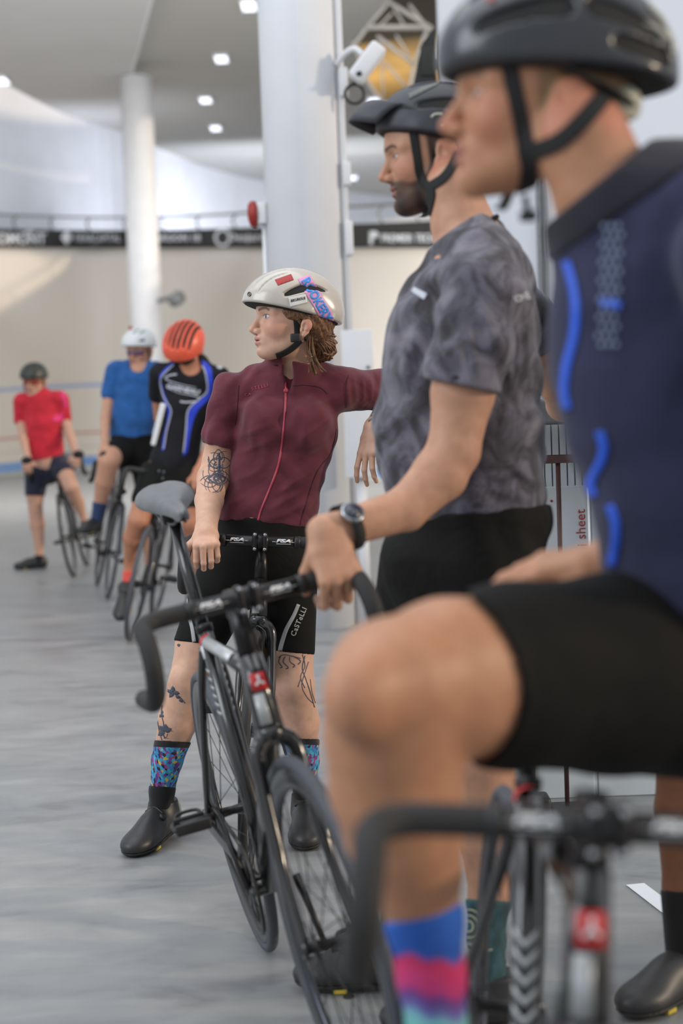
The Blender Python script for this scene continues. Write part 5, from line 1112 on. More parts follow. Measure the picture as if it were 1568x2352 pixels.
for a, l in ((0.6, 0.012), (2.3, 0.009)): MB().tube([wf+wn*0.0112, wf+wn*0.0112+(wa*math.cos(a)+ws*math.sin(a))*l], 0.0006, 4).ob('watch_hand', M['chrome'], wt)
# socks and shoes
M['teal'] = mat('teal_sock', (48, 80, 84), 0.85, noise=0.22, nscale=40); M['cream'] = mat('cream_print', (190, 184, 150), 0.7, noise=0)
q = blg1[3:]; sk = clothes('sock', [inflate(q, 0.004)+[G.cut(1040, 2062, 1200, 2072, (1120, 2150), -0.10)]], 0.004, M['teal'], PB, 0, label='teal sock with cream line drawing')
B = bvh_of([sk]); lay.step = 8
lay(bm_lines([([(1072+0.8*k, 2096+k*0.5) for k in range(3)], 2)]+[([(1078+r*math.cos(a), 2128+r*1.35*math.sin(a)) for a in np.linspace(-2.4, 2.6, 12)], 3.2) for r in (9, 19, 29)]+[([(1066, 2160), (1085, 2172), (1100, 2168), (1118, 2182), (1130, 2180)], 3), ([(1070, 2190), (1090, 2200), (1084, 2214), (1104, 2222)], 4), ([(1066, 2176), (1080, 2184)], 3)]), 'sock_drawing', M['cream'], sk, B)
lay(bm_lines([([(1094, 2134), (1098, 2138)], 9)]), 'sock_dot', mat('coral_print', (196, 100, 80), 0.7, noise=0), sk, B)
clothes('sock', [inflate(blg2[2:], 0.004)+[G.cut(860, 2068, 1000, 2072, (920, 2150), 0.14)]], 0.004, M['teal'], PB, 0)
f1 = G.P(1120, 2300, -0.10); f1[2] = 0.004; shoe(f1, (-1, -0.08, 0), M['shoe'], M['sole'], PB, 1.16, h=0.004, label='black cycling shoe')
f2 = G.P(905, 2250, 0.14); f2[2] = 0.004; shoe(f2, (-1, 0.05, 0), M['shoe'], M['sole'], PB, 1.16, h=0.004, label='black cycling shoe')
# helmet with a visor
M['mtb'] = mat('black_matt_shell', (56, 57, 63), 0.55, noise=0.04); M['mtb2'] = mat('olive_panel', (96, 98, 90), 0.5, noise=0.03)
hc, hr = (0.004, 0, 0.066), (0.134, 0.104, 0.098)
HM2, HS2 = helmet('cycling_helmet', HBh, 'dark helmet with a pointed visor on the bearded man', M['mtb'], M['liner'], hc, hr, cut=(0.040, 0.05),
    arcs=[(0.0, -0.02, 0.09, 0.010), (0.038, -0.04, 0.075, 0.010), (-0.038, -0.04, 0.075, 0.010), (0.020, -0.11, -0.05, 0.009), (-0.020, -0.11, -0.05, 0.009)],
    vents=[(hp(hc, hr, 0.058, 0.096), hp(hc, hr, -0.010, 0.108), 0.008, 0.0135), (hp(hc, hr, -0.040, 0.100), hp(hc, hr, -0.095, 0.085), 0.013, 0.008), (hp(hc, hr, -0.030, 0.062), hp(hc, hr, -0.090, 0.055), 0.006, 0.009)], h=0.0028,
    extra=[('u', HBh.seg((0.045, 0.078, 0.045), (-0.005, 0.088, 0.030), 0.018, 0.014), 0.025), ('u', HBh.seg((0.045, -0.078, 0.045), (-0.005, -0.088, 0.030), 0.018, 0.014), 0.025), ('u', HBh.ell((-0.085, 0, 0.020), (0.050, 0.070, 0.045)), 0.03)])
# visor: a curved peak
V = []; n = 16
tipL = HBh.loc(G.P(801, 270, 0.0)+np.array([0, 0.075, 0])[None])[0];
for i in range(n+1):
    u = -1+2*i/n; a = u*1.15
    for j, t in enumerate(np.linspace(0, 1, 8)):
        bx_, by_ = 0.004+0.128*math.cos(a), 0.100*math.sin(a); bz2 = 0.082+0.022*math.cos(a)-0.01
        tx, ty = tipL[0]-0.055*abs(u)**2.2, 0.062*u*1.05; tz = tipL[2]+0.004-0.008*u*u
        V.append((bx_*(1-t)+tx*t, by_*(1-t)+ty*t, bz2*(1-t)+tz*t+0.026*math.sin(math.pi*t)))
V = [HBh.p(*v) for v in V]; F = [[i*8+j, (i+1)*8+j, (i+1)*8+j+1, i*8+j+1] for i in range(n) for j in range(7)]
vz = mk('visor', V, F, M['mtb'], HM2); md = vz.modifiers.new('t', 'SOLIDIFY'); md.thickness = 0.0045; md.offset = 0
B = bvh_of([HS2]); lay.step = 6
lay(bm_poly([[(938, 216), (968, 202), (1010, 188), (1004, 196), (985, 205), (940, 228)]]), 'panel', M['mtb2'], HM2, B, 0.0012)
M['palegrn'] = mat('pale_trim', (176, 176, 160), 0.5)
lay(bm_lines([([(990, 270), (998, 263), (1015, 262)], 5), ([(1010, 290), (1022, 284), (1032, 292)], 6)]), 'trim', M['palegrn'], HM2, B, 0.0015)
straps(G, HB, [[(948, 296), (952, 318), (958, 360), (964, 400), (978, 425)], [(1052, 350), (1040, 380), (1020, 408), (990, 428)], [(976, 422), (990, 440), (986, 470), (976, 505)]], bb_, HM2, w=20)
# ============================================================ near rider in navy
N_ = Fig(1.95)
PN = person('blurred rider in a navy long collared jersey close to the camera, head in profile', (0.62, 2.02, 0))
HN = head_frame(N_.P(1272, 262, -0.02)+np.array([0, 0.080, 0]), 86, -3, 0, 1.07)
nneck = limb(N_, [(1470, 590, 150, 150, 0.0), (1395, 460, 112, 110, 0.0), (1335, 320, 108, 105, 0.0)], 0.02)
ntor = limb(N_, [(1570, 560, 235, 200, 0.0), (1585, 680, 302, 235, 0), (1600, 820, 312, 240, 0), (1618, 950, 300, 240, 0), (1645, 1080, 280, 235, 0), (1690, 1280, 280, 240, 0.02), (1735, 1450, 282, 250, 0.04)], 0.02)
ntor += [N_.S(1440, 560, 1760, 560, 130, 150, 150, 150, 0.06, -0.10, 0.05), N_.S(1395, 470, 1560, 520, 110, 130, 130, 140, 0.0, 0, 0.05)]
narm = limb(N_, [(1700, 590, 130, 120, -0.16), (1790, 820, 118, 110, -0.20), (1850, 1040, 95, 90, -0.20)], 0.02)+limb(N_, [(1850, 1040, 85, 80, -0.20), (1900, 1240, 75, 70, -0.10), (1930, 1420, 52, 46, -0.02)], 0.02)
nhip = limb(N_, [(1745, 1440, 300, 250, 0.03), (1730, 1540, 290, 250, 0.03)], 0.03)
nth = limb(N_, [(1640, 1545, 240, 190, 0.05), (1400, 1548, 213, 190, -0.04), (1170, 1552, 197, 178, -0.13), (1020, 1556, 178, 165, -0.20), (905, 1568, 150, 148, -0.26)], 0.02)
nlg = limb(N_, [(905, 1575, 150, 145, -0.26), (893, 1680, 146, 142, -0.24), (897, 1800, 137, 140, -0.22), (925, 1910, 130, 135, -0.19), (950, 2000, 108, 112, -0.17), (974, 2110, 78, 84, -0.15), (990, 2240, 66, 74, -0.15), (1008, 2400, 66, 84, -0.15)], 0.02)
nlg += [N_.E(820, 1600, 80, 100, 90, -0.33, k=0.04), N_.E(1000, 1790, 40, 110, 80, -0.20, k=0.04)]
nth2 = limb(N_, [(1800, 1560, 210, 190, 0.05), (1850, 2100, 150, 150, -0.02), (1850, 2500, 110, 110, 0.02), (1860, 2960, 70, 75, 0.05)], 0.03)
nfa = limb(N_, [(1700, 1000, 80, 80, 0.20), (1560, 1240, 66, 66, 0.17), (1392, 1292, 52, 46, 0.06)], 0.02)
nh = hand_ops(N_.P(1395, 1292, 0.06), (-0.96, -0.22, -0.14), (-0.1, -1, -0.25), 1.08, curl=((16, 22, 14), (18, 24, 14), (20, 24, 14), (22, 22, 14)), thumb=((0.80, 0.55, -0.2), (0.97, 0.1, -0.2)), up=(0, 0.1, 1))
nh2 = hand_ops(N_.P(1930, 1420, -0.02), (-0.2, -0.2, -0.9), (-0.7, -0.5, 0.3), 1.08, curl=((20, 25, 14),)*4)
SKN = (188, 136, 104)
fine = [(HN.p(0, 0, 0)-np.array([0.2, 0.17, 0.16]), HN.p(0, 0, 0)+np.array([0.2, 0.17, 0.2]), 0.0032), box_px(N_, 1150, 1200, 1420, 1420, -0.1, 0.2, 0.0035)]
nb = body_mesh('body', [head_ops(HN, nose=1.0, chin=1.15, ear=1.12)+nneck+ntor[:6]+narm[:2]+nfa, nhip+nth+nlg, nth2, narm[2:], nh, nh2], 0.006, M['skin'], PN, 0.02, fine,
    lambda V: head_col(V, HN, SKN, lips=(176, 108, 98), eyeo=0.35, brow=(124, 92, 70), iris=(90, 80, 70), hair=(126, 98, 66), hairz=-0.004, blush=(214, 120, 98)))
M['navy'] = cloth('navy_knit', (46, 48, 72), fold=0.35, fs=5); M['navyd'] = cloth('dark_collar_knit', (40, 38, 46), fold=0.3); M['elec'] = mat('electric_blue', (40, 92, 214), 0.5, noise=0.03)
fo = folds(0.002, ((0.4, 0.2, 1), 0.17, 0.3), ((-0.6, 0.3, 0.7), 0.12, 1.0))
j1 = inflate(ntor, 0.009)+[fo, N_.cut(1400, 1452, 1900, 1490, (1600, 900)), N_.cut(1258, 520, 1500, 330, (1500, 700)), ('s', seg(N_.P(1440, 500, 0), N_.P(1330, 300, 0), N_.m(118), N_.m(104)), 0.004)]
j2 = inflate(narm[:2], 0.011)+[fo]
nj = clothes('jersey', [j1, j2], 0.006, M['navy'], PN, 0.02, label='navy zip jersey with an electric blue line')
c1 = inflate(ntor, 0.0125)+[N_.cut(1262, 508, 1496, 318, (1500, 560)), N_.cut(1265, 600, 1568, 395, (1300, 470)), ('s', seg(N_.P(1440, 500, 0), N_.P(1330, 300, 0), N_.m(122), N_.m(104)), 0.004)]
clothes('collar', [c1], 0.005, M['navyd'], nj, 0)
sN = [inflate(nhip+nth, 0.008)+[('s', ell(N_.P(900, 1572, -0.18), (N_.m(285, -0.18), 0.6, N_.m(266, -0.18))), 0.003)], inflate(nth2[:1], 0.008)+[N_.cut(1600, 2050, 2000, 2050, (1800, 1700))]]
clothes('shorts', sN, 0.006, M['bib'], PN, 0.03, label='black cycling shorts')
B = bvh_of([nj]); lay.step = 14; lay.maxe = 0.08
for P in ([(1302, 600), (1318, 660), (1324, 720), (1318, 780), (1303, 840), (1298, 900), (1306, 940)], [(1378, 990), (1388, 1025), (1382, 1058), (1366, 1088), (1358, 1115), (1366, 1140)], [(1402, 1160), (1415, 1200), (1414, 1250), (1406, 1300)], [(1445, 1335), (1448, 1365), (1440, 1400), (1437, 1430)], [(1382, 696), (1405, 697), (1426, 704)]):
    lay(bm_lines([(P, 19)]), 'piping', M['elec'], nj, B, 0.002, 0.001)
hexes = []
M['hexg'] = mat('grey_dot_print', (112, 124, 150), 0.5, noise=0)
for r_ in range(14):
    for c_ in range(3):
        x, y = 1388+c_*17+(r_ % 2)*8-r_*1.0, 520+r_*21; hexes.append([(x+7*math.cos(a), y+8*math.sin(a)) for a in np.linspace(0, 2*math.pi, 7)[:-1]])
lay(bm_poly(hexes), 'dot_print', M['hexg'], nj, B, 0.002, 0.001); lay.maxe = 0.05
z0, z1 = float(N_.P(1000, 2352, -0.15)[2]), float(N_.P(980, 2085, -0.15)[2])
sk = [inflate(nlg[4:7], 0.004)+[N_.cut(895, 2118, 1050, 2074, (980, 2250), -0.15)]]
lo, hi = bounds(sk); V, F = sdf_mesh(sk, lo, hi, 0.004)
cf = bands_col(None, z0, z1, [(-0.3, (110, 190, 180)), (0.0, (120, 196, 186)), (0.13, (130, 190, 200)), (0.20, (112, 112, 180)), (0.33, (120, 70, 140)), (0.38, (196, 70, 130)), (0.62, (206, 60, 100)), (0.68, (52, 92, 176)), (1.0, (58, 108, 200))])
mk('sock', V, F, M['knit'], PN, col=cf(V), label='sock fading from blue through pink and violet to mint')
fN = N_.P(1012, 2470, -0.15); shoe(fN-np.array([0, 0, 0.06]), (-0.85, -0.5, 0), M['shoe'], M['sole'], PN, 1.1, h=0.006)
fN = N_.P(1860, 2990, 0.05); fN[2] = 0.0; shoe(fN, (-0.6, -0.8, 0), M['shoe'], M['sole'], PN, 1.1, h=0.006)
# helmet
HNh = head_frame(N_.P(1276, 262, -0.02)+np.array([0, 0.080, 0]), 86, -4, 0, 1.07)
M['blkshell'] = mat('black_gloss_shell', (40, 41, 46), 0.3, coat=0.3, noise=0.04)
hc, hr = (-0.008, 0, 0.076), (0.142, 0.104, 0.104)
HM3, HS3 = helmet('cycling_helmet', HNh, 'large blurred black vented helmet on the near rider in navy', M['blkshell'], M['liner'], hc, hr, cut=(0.052, 0.02),
    arcs=[(0.0, -0.06, 0.10, 0.010), (0.034, -0.06, 0.10, 0.010), (-0.034, -0.06, 0.10, 0.010), (0.0, -0.13, -0.085, 0.010)],
    vents=[(hp(hc, hr, 0.095, 0.096), hp(hc, hr, 0.005, 0.118), 0.009, 0.015), (hp(hc, hr, -0.035, 0.118), hp(hc, hr, -0.105, 0.098), 0.015, 0.009), (hp(hc, hr, -0.060, 0.080), hp(hc, hr, -0.118, 0.070), 0.008, 0.011)], h=0.004)
M['palefit'] = mat('pale_retention', (190, 188, 168), 0.5)
B = bvh_of([HS3]); lay.step = 10
lay(bm_lines([([(1490, 10), (1520, 40), (1545, 90), (1546, 120)], 14), ([(1460, 50), (1500, 62), (1535, 90)], 10)]), 'trim', M['palegrn'], HM3, B, 0.002)
MB().lathe(HNh.p(-0.082, 0.030, 0.024), unit(-HNh.R[0]*0.5+HNh.R[1]), [(0.010, -0.02), (0.023, -0.010), (0.023, 0.010), (0.016, 0.016)], 20).ob('fit_dial', M['palefit'], HM3)
sb = MB(); sb.tube(curve([HNh.p(0.0, 0.083, 0.050), HNh.p(-0.04, 0.086, 0.034), HNh.p(-0.080, 0.055, 0.024), HNh.p(-0.092, 0.0, 0.024), HNh.p(-0.080, -0.055, 0.024), HNh.p(-0.04, -0.086, 0.034)], 5), 0.012, 8, flat=0.25, up=(0, 0, 1)); sb.ob('fit_band', M['plastb'], HM3)
lay(bm_lines([([(1120, 2), (1136, -4)], 8)]), 'trim', M['logored'], HM3, B, 0.002)
straps(N_, HN, [[(1160, 100), (1165, 128), (1180, 200), (1195, 270), (1210, 350)], [(1400, 205), (1345, 270), (1285, 325), (1215, 352)], [(1206, 340), (1215, 380), (1212, 420), (1205, 450)]], nb, HM3, w=40)
MB().box(N_.P(1213, 496, -0.02), (0.010, 0.012, 0.006), bev=0.003).ob('strap_end', M['plastb'], HM3); MB().tube([N_.P(1205, 450, -0.03), N_.P(1213, 496, -0.02)], 0.004, 6).ob('strap', M['strap'], HM3)
# ============================================================ riders further back
def small_person(label, fig, Hd, skin, foot, torso, limbs_, shirt_ops, shirt_m, short_ops, short_m, hands, kw, h=0.008, hh=0.005, shirt_label=None, ho=None, hr_=0.16, shirt_fold=0.002):
    root = person(label, foot); c = Hd.p(0, 0, 0.03); fine = [(c-hr_, c+hr_, hh)]
    b = body_mesh('body', [head_ops(Hd, **(ho or {}))+torso]+limbs_+hands, h, M['skin'], root, 0.02, fine, lambda V: head_col(V, Hd, skin, **kw))
    s = clothes('jersey', shirt_ops, h*0.85, shirt_m, root, 0.02, label=shirt_label) if shirt_ops else None
    t = clothes('shorts', short_ops, h*0.85, short_m, root, 0.03)
    return root, b, s, t
def glasses(Hd, root, m_l, m_f):
    V = []; n = 14
    for i in range(n+1):
        a = -1.15+2.3*i/n
        for z in (0.012, 0.046-0.006*abs(math.sin(a))): V.append(Hd.p(0.040+0.068*math.cos(a), 0.074*math.sin(a), z-0.004))
    g = mk('lens', V, [[2*i, 2*i+2, 2*i+3, 2*i+1] for i in range(n)], m_l, root); md = g.modifiers.new('t', 'SOLIDIFY'); md.thickness = 0.003
    for s in (-1, 1): MB().tube([Hd.p(0.066, s*0.068, 0.034), Hd.p(-0.01, s*0.082, 0.026)], 0.0025, 6).ob('temple', m_f, root)
# rider in red
R_ = Fig(12.9); HR = head_frame(R_.P(80, 882, 0.02), 12, 8, 3, 1.08)
rt = limb(R_, [(93, 912, 22, 22, 0), (95, 935, 38, 26, 0), (101, 975, 39, 29, -0.02), (107, 1066, 38, 31, -0.03)], 0.02)+[R_.S(52, 921, 136, 916, 14, 14, 17, 17, 0, 0, 0.03), R_.S(90, 912, 82, 885, 15, 14, k=0.02)]
ra = limb(R_, [(49, 925, 14, 14, 0), (47, 965, 11, 11, 0)], 0.01); ra2 = limb(R_, [(47, 965, 11, 11, 0), (55, 1012, 10, 10, -0.12), (64, 1054, 7, 6, -0.28)], 0.01)
rl = limb(R_, [(141, 921, 14, 14, 0), (149, 962, 11, 11, 0)], 0.01); rl2 = limb(R_, [(149, 962, 11, 11, 0), (164, 1008, 10, 10, -0.12), (174, 1040, 7, 6, -0.28)], 0.01)
rh = limb(R_, [(106, 1052, 37, 29, -0.02), (104, 1078, 40, 33, -0.01)], 0.02)
r1 = limb(R_, [(86, 1070, 27, 28, 0), (80, 1138, 20, 22, 0)], 0.02); r1s = limb(R_, [(80, 1135, 20, 22, 0), (81, 1168, 16, 17, 0), (86, 1205, 17, 18, 0.02), (90, 1250, 11, 12, 0.02), (90, 1290, 8, 10, 0.02)], 0.012)
r2 = limb(R_, [(128, 1062, 26, 26, 0), (147, 1080, 21, 22, -0.12)], 0.02); r2s = limb(R_, [(147, 1080, 20, 21, -0.12), (163, 1118, 17, 18, -0.22), (180, 1155, 14, 15, -0.12), (191, 1188, 8, 9, -0.08), (196, 1205, 8, 9, -0.08)], 0.012)
M['redj'] = cloth('red_knit', (196, 44, 58), fold=0.3); M['navs'] = cloth('navy_lycra', (40, 42, 58), fold=0.3, rough=0.6); M['pink_r'] = mat('pink_panel', (220, 50, 110), 0.7)
hnd = hand_ops(R_.P(64, 1052, -0.28), (0, -0.7, -0.7), (1, 0, 0), 1.0, curl=((50, 50, 30),)*4)+hand_ops(R_.P(176, 1040, -0.28), (0.1, -0.7, -0.7), (-1, 0, 0), 1.0, curl=((50, 50, 30),)*4)
KS = dict(lips=(170, 110, 100), brow=(120, 110, 100), blush=(200, 120, 105))
PR, rb, rs, rsh = small_person('rider in a red short sleeved jersey astride a bicycle at the far left', R_, HR, (206, 160, 136), floor_at(90, 1315), rt, [ra+ra2, rl+rl2, rh+r1+r1s, r2+r2s],
    [inflate(rt[:4], 0.012)+[('u', infl(R_.S(52, 921, 136, 916, 14, 14, 17, 17)[1], 0.012), 0.03), R_.cut(60, 1062, 160, 1042, (100, 960)), ('s', seg(R_.P(86, 908, -0.02), R_.P(80, 880, -0.02), 0.058, 0.055), 0.01)], inflate(ra, 0.016), inflate(rl, 0.016)], M['redj'],
    [inflate(rh+r1, 0.010)+[R_.cut(50, 1138, 120, 1140, (90, 1080)), R_.cut(50, 1040, 160, 1028, (100, 1100))], inflate(r2, 0.010)], M['navs'], [hnd], KS)
M['gloves'] = cloth('black_glove', (36, 35, 36), fold=0.2)
for (x, y) in ((62, 1058), (180, 1044)):
    sdf_obj('glove', [[('u', ell(R_.P(x, y, -0.31), (0.046, 0.055, 0.036)), 0)]], 0.006, M['gloves'], PR)
B = bvh_of([rs]); lay.step = 5; lay(bm_poly([[(122, 955), (146, 948), (146, 968), (118, 968)], [(133, 890), (150, 905), (156, 935), (148, 938), (140, 910)]]), 'panel', M['pink_r'], rs, B, 0.003)
shoe(floor_at(88, 1306)+np.array([0, 0, 0.003]), (-1, -0.25, 0), M['shoe'], M['sole'], PR, 1.12, h=0.008, dial=False); q = R_.P(198, 1222, -0.08); shoe(q, (0.3, -1, 0), M['shoe'], M['sole'], PR, 1.05, h=0.008, dial=False)
clothes('sock', [inflate(r1s[3:], 0.004)+[R_.cut(60, 1274, 120, 1276, (90, 1300))]], 0.007, M['blackknit'], PR, 0)
hv, _ = helmet('cycling_helmet', HR, 'black vented helmet on the rider in the red jersey', mat('black_green_shell', (52, 54, 46), 0.4, noise=0.15, nscale=80), M['liner'], h=0.005, cut=(0.046, 0.10), arcs=[(0.0, -0.02, 0.11, 0.009), (0.034, -0.03, 0.10, 0.009), (-0.034, -0.03, 0.10, 0.009), (0.064, -0.03, 0.07, 0.008), (-0.064, -0.03, 0.07, 0.008)])
for s in (-1, 1): MB().tube(curve([HR.p(0.03, s*0.082, 0.04), HR.p(0.02, s*0.076, -0.04), HR.p(0.05, s*0.03, -0.092), HR.p(0.06, 0, -0.098)], 4), 0.006, 6, flat=0.4).ob('strap', M['strap'], hv)
gl = thing('sunglasses', 'orange tinted sunglasses on the rider in red', 'glasses', HR.p(0.1, 0, 0.02)); glasses(HR, gl, mat('orange_lens', (150, 60, 40), 0.15, noise=0), M['plastb'])
# rider in blue
L_ = Fig(11.3); HL = head_frame(L_.P(324, 812, 0.02), 28, 14, 3, 1.06)
lt = limb(L_, [(313, 850, 26, 24, 0), (312, 868, 44, 32, 0), (312, 910, 48, 36, 0), (306, 960, 46, 38, 0), (300, 1005, 44, 38, 0)], 0.02)+[L_.S(270, 848, 356, 850, 16, 16, 20, 20, 0, 0, 0.03), L_.S(314, 846, 322, 805, 18, 16, k=0.02), L_.E(306, 950, 44, 40, 20, -0.05)]
la = limb(L_, [(264, 853, 16, 17, 0), (252, 903, 14, 14, -0.02)], 0.01); la2 = limb(L_, [(252, 903, 13, 13, -0.02), (243, 960, 12, 12, -0.08), (240, 1028, 8, 7, -0.30)], 0.01)
lb = limb(L_, [(358, 853, 15, 16, 0), (366, 905, 13, 13, 0)], 0.01); lb2 = limb(L_, [(366, 905, 12, 12, 0), (372, 960, 11, 11, -0.08), (366, 1040, 8, 7, -0.28)], 0.01)
lh = limb(L_, [(302, 1000, 45, 38, 0), (300, 1040, 46, 40, 0)], 0.02)
l1 = limb(L_, [(286, 1030, 30, 32, -0.02), (262, 1042, 25, 26, -0.25)], 0.02); l1s = limb(L_, [(262, 1042, 24, 26, -0.25), (250, 1060, 24, 26, -0.36), (240, 1105, 21, 22, -0.32), (229, 1155, 14, 15, -0.26), (221, 1195, 11, 12, -0.24)], 0.014)
l2 = limb(L_, [(325, 1035, 27, 28, 0), (335, 1120, 21, 22, -0.05)], 0.02); l2s = limb(L_, [(335, 1120, 20, 20, -0.05), (340, 1200, 18, 19, 0), (342, 1290, 9, 10, 0.03), (342, 1330, 9, 10, 0.03)], 0.014)
M['bluet'] = cloth('blue_tee_cloth', (44, 92, 152), fold=0.4)
hnd = hand_ops(L_.P(240, 1028, -0.30), (0.1, -0.8, -0.55), (1, 0, 0), 1.0, curl=((45, 50, 30),)*4)+hand_ops(L_.P(366, 1040, -0.28), (0, -0.8, -0.5), (-1, 0, 0), 1.0, curl=((45, 50, 30),)*4)
PL, lbd, ls, lsh = small_person('rider in a blue t-shirt and white helmet looking down, astride a bicycle', L_, HL, (204, 152, 124), floor_at(342, 1352), lt, [la+la2, lb+lb2, lh+l1+l1s, l2+l2s],
    [inflate(lt[:4]+[lt[6]], 0.014)+[('u', infl(L_.S(270, 848, 356, 850, 16, 16, 20, 20)[1], 0.014), 0.03), L_.cut(240, 1000, 360, 1012, (300, 900)), ('s', seg(L_.P(316, 846, -0.05), L_.P(322, 800, -0.02), 0.058, 0.066), 0.01)], inflate(la, 0.02), inflate(lb, 0.02)], M['bluet'],
    [inflate(lh+l1, 0.012)+[L_.cut(240, 985, 350, 985, (300, 1100))], inflate(l2, 0.012)], M['bib'], [hnd], KS)
for (x, y) in ((244, 1046), (367, 1052)): sdf_obj('glove', [[('u', ell(L_.P(x, y, -0.35), (0.052, 0.07, 0.036)), 0)]], 0.006, M['gloves'], PL)
clothes('sock', [inflate(l1s[2:], 0.005)+[L_.cut(200, 1150, 260, 1160, (225, 1190), -0.26)]], 0.006, mat('striped_navy_sock', (48, 64, 100), 0.85), PL, 0)
q = L_.P(219, 1212, -0.24); shoe(q+np.array([0, 0, -0.03]), (-0.35, -1, 0), M['shoe'], M['sole'], PL, 1.12, h=0.008, dial=False); shoe(floor_at(344, 1350)+np.array([0, 0, 0.003]), (0.1, -1, 0), M['shoe'], M['sole'], PL, 1.12, h=0.008, dial=False)
HLh = head_frame(L_.P(322, 811, 0.02), 28, 4, 3, 1.08)
hv, _ = helmet('cycling_helmet', HLh, 'white helmet with dark slots on the rider in the blue t-shirt', mat('white_shell', (226, 228, 226), 0.3, noise=0.01), M['liner'], h=0.0045, cut=(0.044, 0.06), arcs=[(0.022, 0.02, 0.105, 0.008), (-0.022, 0.02, 0.105, 0.008), (0.058, 0.0, 0.085, 0.007), (-0.058, 0.0, 0.085, 0.007)], vents=[(hp((0.01, 0, 0.066), (0.138, 0.103, 0.102), 0.11, 0.085), hp((0.01, 0, 0.066), (0.138, 0.103, 0.102), 0.07, 0.088), 0.006, 0.009)])
MB().box(HLh.p(0.02, -0.055, 0.165), (0.012, 0.02, 0.014), bev=0.004).ob('clip_light', M['redst'], hv)
for s in (-1, 1): MB().tube(curve([HL.p(0.03, s*0.082, 0.04), HL.p(0.02, s*0.076, -0.04), HL.p(0.05, s*0.03, -0.092), HL.p(0.06, 0, -0.098)], 4), 0.006, 6, flat=0.4).ob('strap', M['strap'], hv)
gl = thing('sunglasses', 'violet tinted sunglasses on the rider with the white helmet', 'glasses', HL.p(0.1, 0, 0.02)); glasses(HL, gl, mat('violet_lens', (96, 62, 100), 0.15, noise=0), M['plastb'])
# rider with the orange helmet
O_ = Fig(9.15); HO = head_frame(O_.P(432, 812, 0.0), 22, 46, 8, 1.06)
ot = limb(O_, [(440, 842, 40, 34, 0), (436, 870, 66, 42, 0), (430, 930, 58, 44, 0), (415, 990, 46, 42, 0), (402, 1060, 52, 46, 0), (398, 1085, 56, 46, 0)], 0.02)+[O_.S(372, 858, 500, 866, 20, 22, 24, 26, 0, 0, 0.03), O_.S(440, 848, 434, 818, 22, 22, k=0.02)]
oa = limb(O_, [(366, 858, 19, 20, 0), (362, 905, 17, 18, 0.06)], 0.012); oa2 = limb(O_, [(362, 905, 15, 16, 0.06), (368, 960, 14, 14, 0.12), (392, 1010, 9, 9, 0.16)], 0.012)
ob_ = limb(O_, [(504, 868, 20, 22, 0), (506, 930, 18, 18, 0)], 0.012); ob2 = limb(O_, [(506, 930, 16, 16, 0), (500, 985, 15, 15, -0.05), (455, 1082, 10, 9, -0.22)], 0.012)
oh = limb(O_, [(398, 1080, 56, 46, 0), (392, 1110, 58, 46, 0)], 0.02)
o1 = limb(O_, [(362, 1095, 38, 40, -0.02), (336, 1146, 29, 30, -0.12)], 0.02); o1s = limb(O_, [(336, 1140, 28, 30, -0.12), (318, 1195, 24, 25, -0.16), (304, 1235, 21, 22, -0.10), (298, 1290, 13, 14, -0.02), (294, 1340, 11, 13, -0.02)], 0.014)
o2 = limb(O_, [(425, 1095, 36, 38, -0.02), (440, 1150, 29, 30, -0.08)], 0.02); o2s = limb(O_, [(440, 1145, 27, 28, -0.08), (441, 1200, 23, 24, -0.10), (445, 1250, 22, 22, 0), (443, 1330, 11, 12, 0.03), (443, 1380, 11, 12, 0.03)], 0.014)
hnd = hand_ops(O_.P(455, 1082, -0.22), (-0.2, -0.7, -0.5), (-1, 0, -0.1), 1.05, curl=((45, 55, 30),)*4)+hand_ops(O_.P(392, 1010, 0.16), (0.5, 0.2, -0.8), (0, 1, 0), 1.0)
M['blk_j'] = cloth('black_jersey_cloth', (26, 25, 30), fold=0.25, rough=0.7, sheen=0.0)
PO, obd, os_, osh = small_person('rider in a black jersey with blue and white panels, head bowed', O_, HO, (190, 130, 100), floor_at(443, 1405), ot, [oa+oa2, ob_+ob2, oh+o1+o1s, o2+o2s],
    [inflate(ot[:5], 0.010)+[('u', infl(O_.S(372, 858, 500, 866, 20, 22, 24, 26)[1], 0.010), 0.03), O_.cut(300, 1075, 480, 1080, (420, 900)), ('s', seg(O_.P(438, 846, -0.07), O_.P(430, 818, -0.05), 0.060, 0.06), 0.01)], inflate(oa, 0.012), inflate(ob_, 0.012)], M['blk_j'],
    [inflate(oh+o1, 0.014)+[O_.cut(290, 1060, 480, 1062, (390, 1120))], inflate(o2, 0.008)], M['bib'], [hnd], dict(lips=(150, 96, 86), brow=(70, 50, 42), hair=(60, 48, 42), hairz=-0.02, blush=(190, 110, 90)), h=0.007)
sdf_obj('side_panel', [[O_.S(374, 930, 352, 1020, 7, 6, 4, 4, -0.13, -0.10, 0.01)]], 0.005, M['logowhite'], PO, label='white side panel of the jersey')
M['panelb'] = mat('royal_blue_panel', (34, 62, 196), 0.6, noise=0.05); M['trimw'] = mat('silver_trim', (170, 172, 178), 0.6, noise=0)
B = bvh_of([os_]); lay.step = 4; lay.maxe = 0.12
lay(bm_poly([[(398, 832), (380, 846), (366, 862), (366, 880), (378, 925), (386, 945), (392, 938), (376, 900), (370, 872), (382, 854), (400, 840)], [(386, 940), (394, 938), (388, 975), (382, 1000), (379, 1030), (372, 1038), (374, 1010), (384, 970)]]), 'blue_panel', M['panelb'], os_, B, 0.0025)
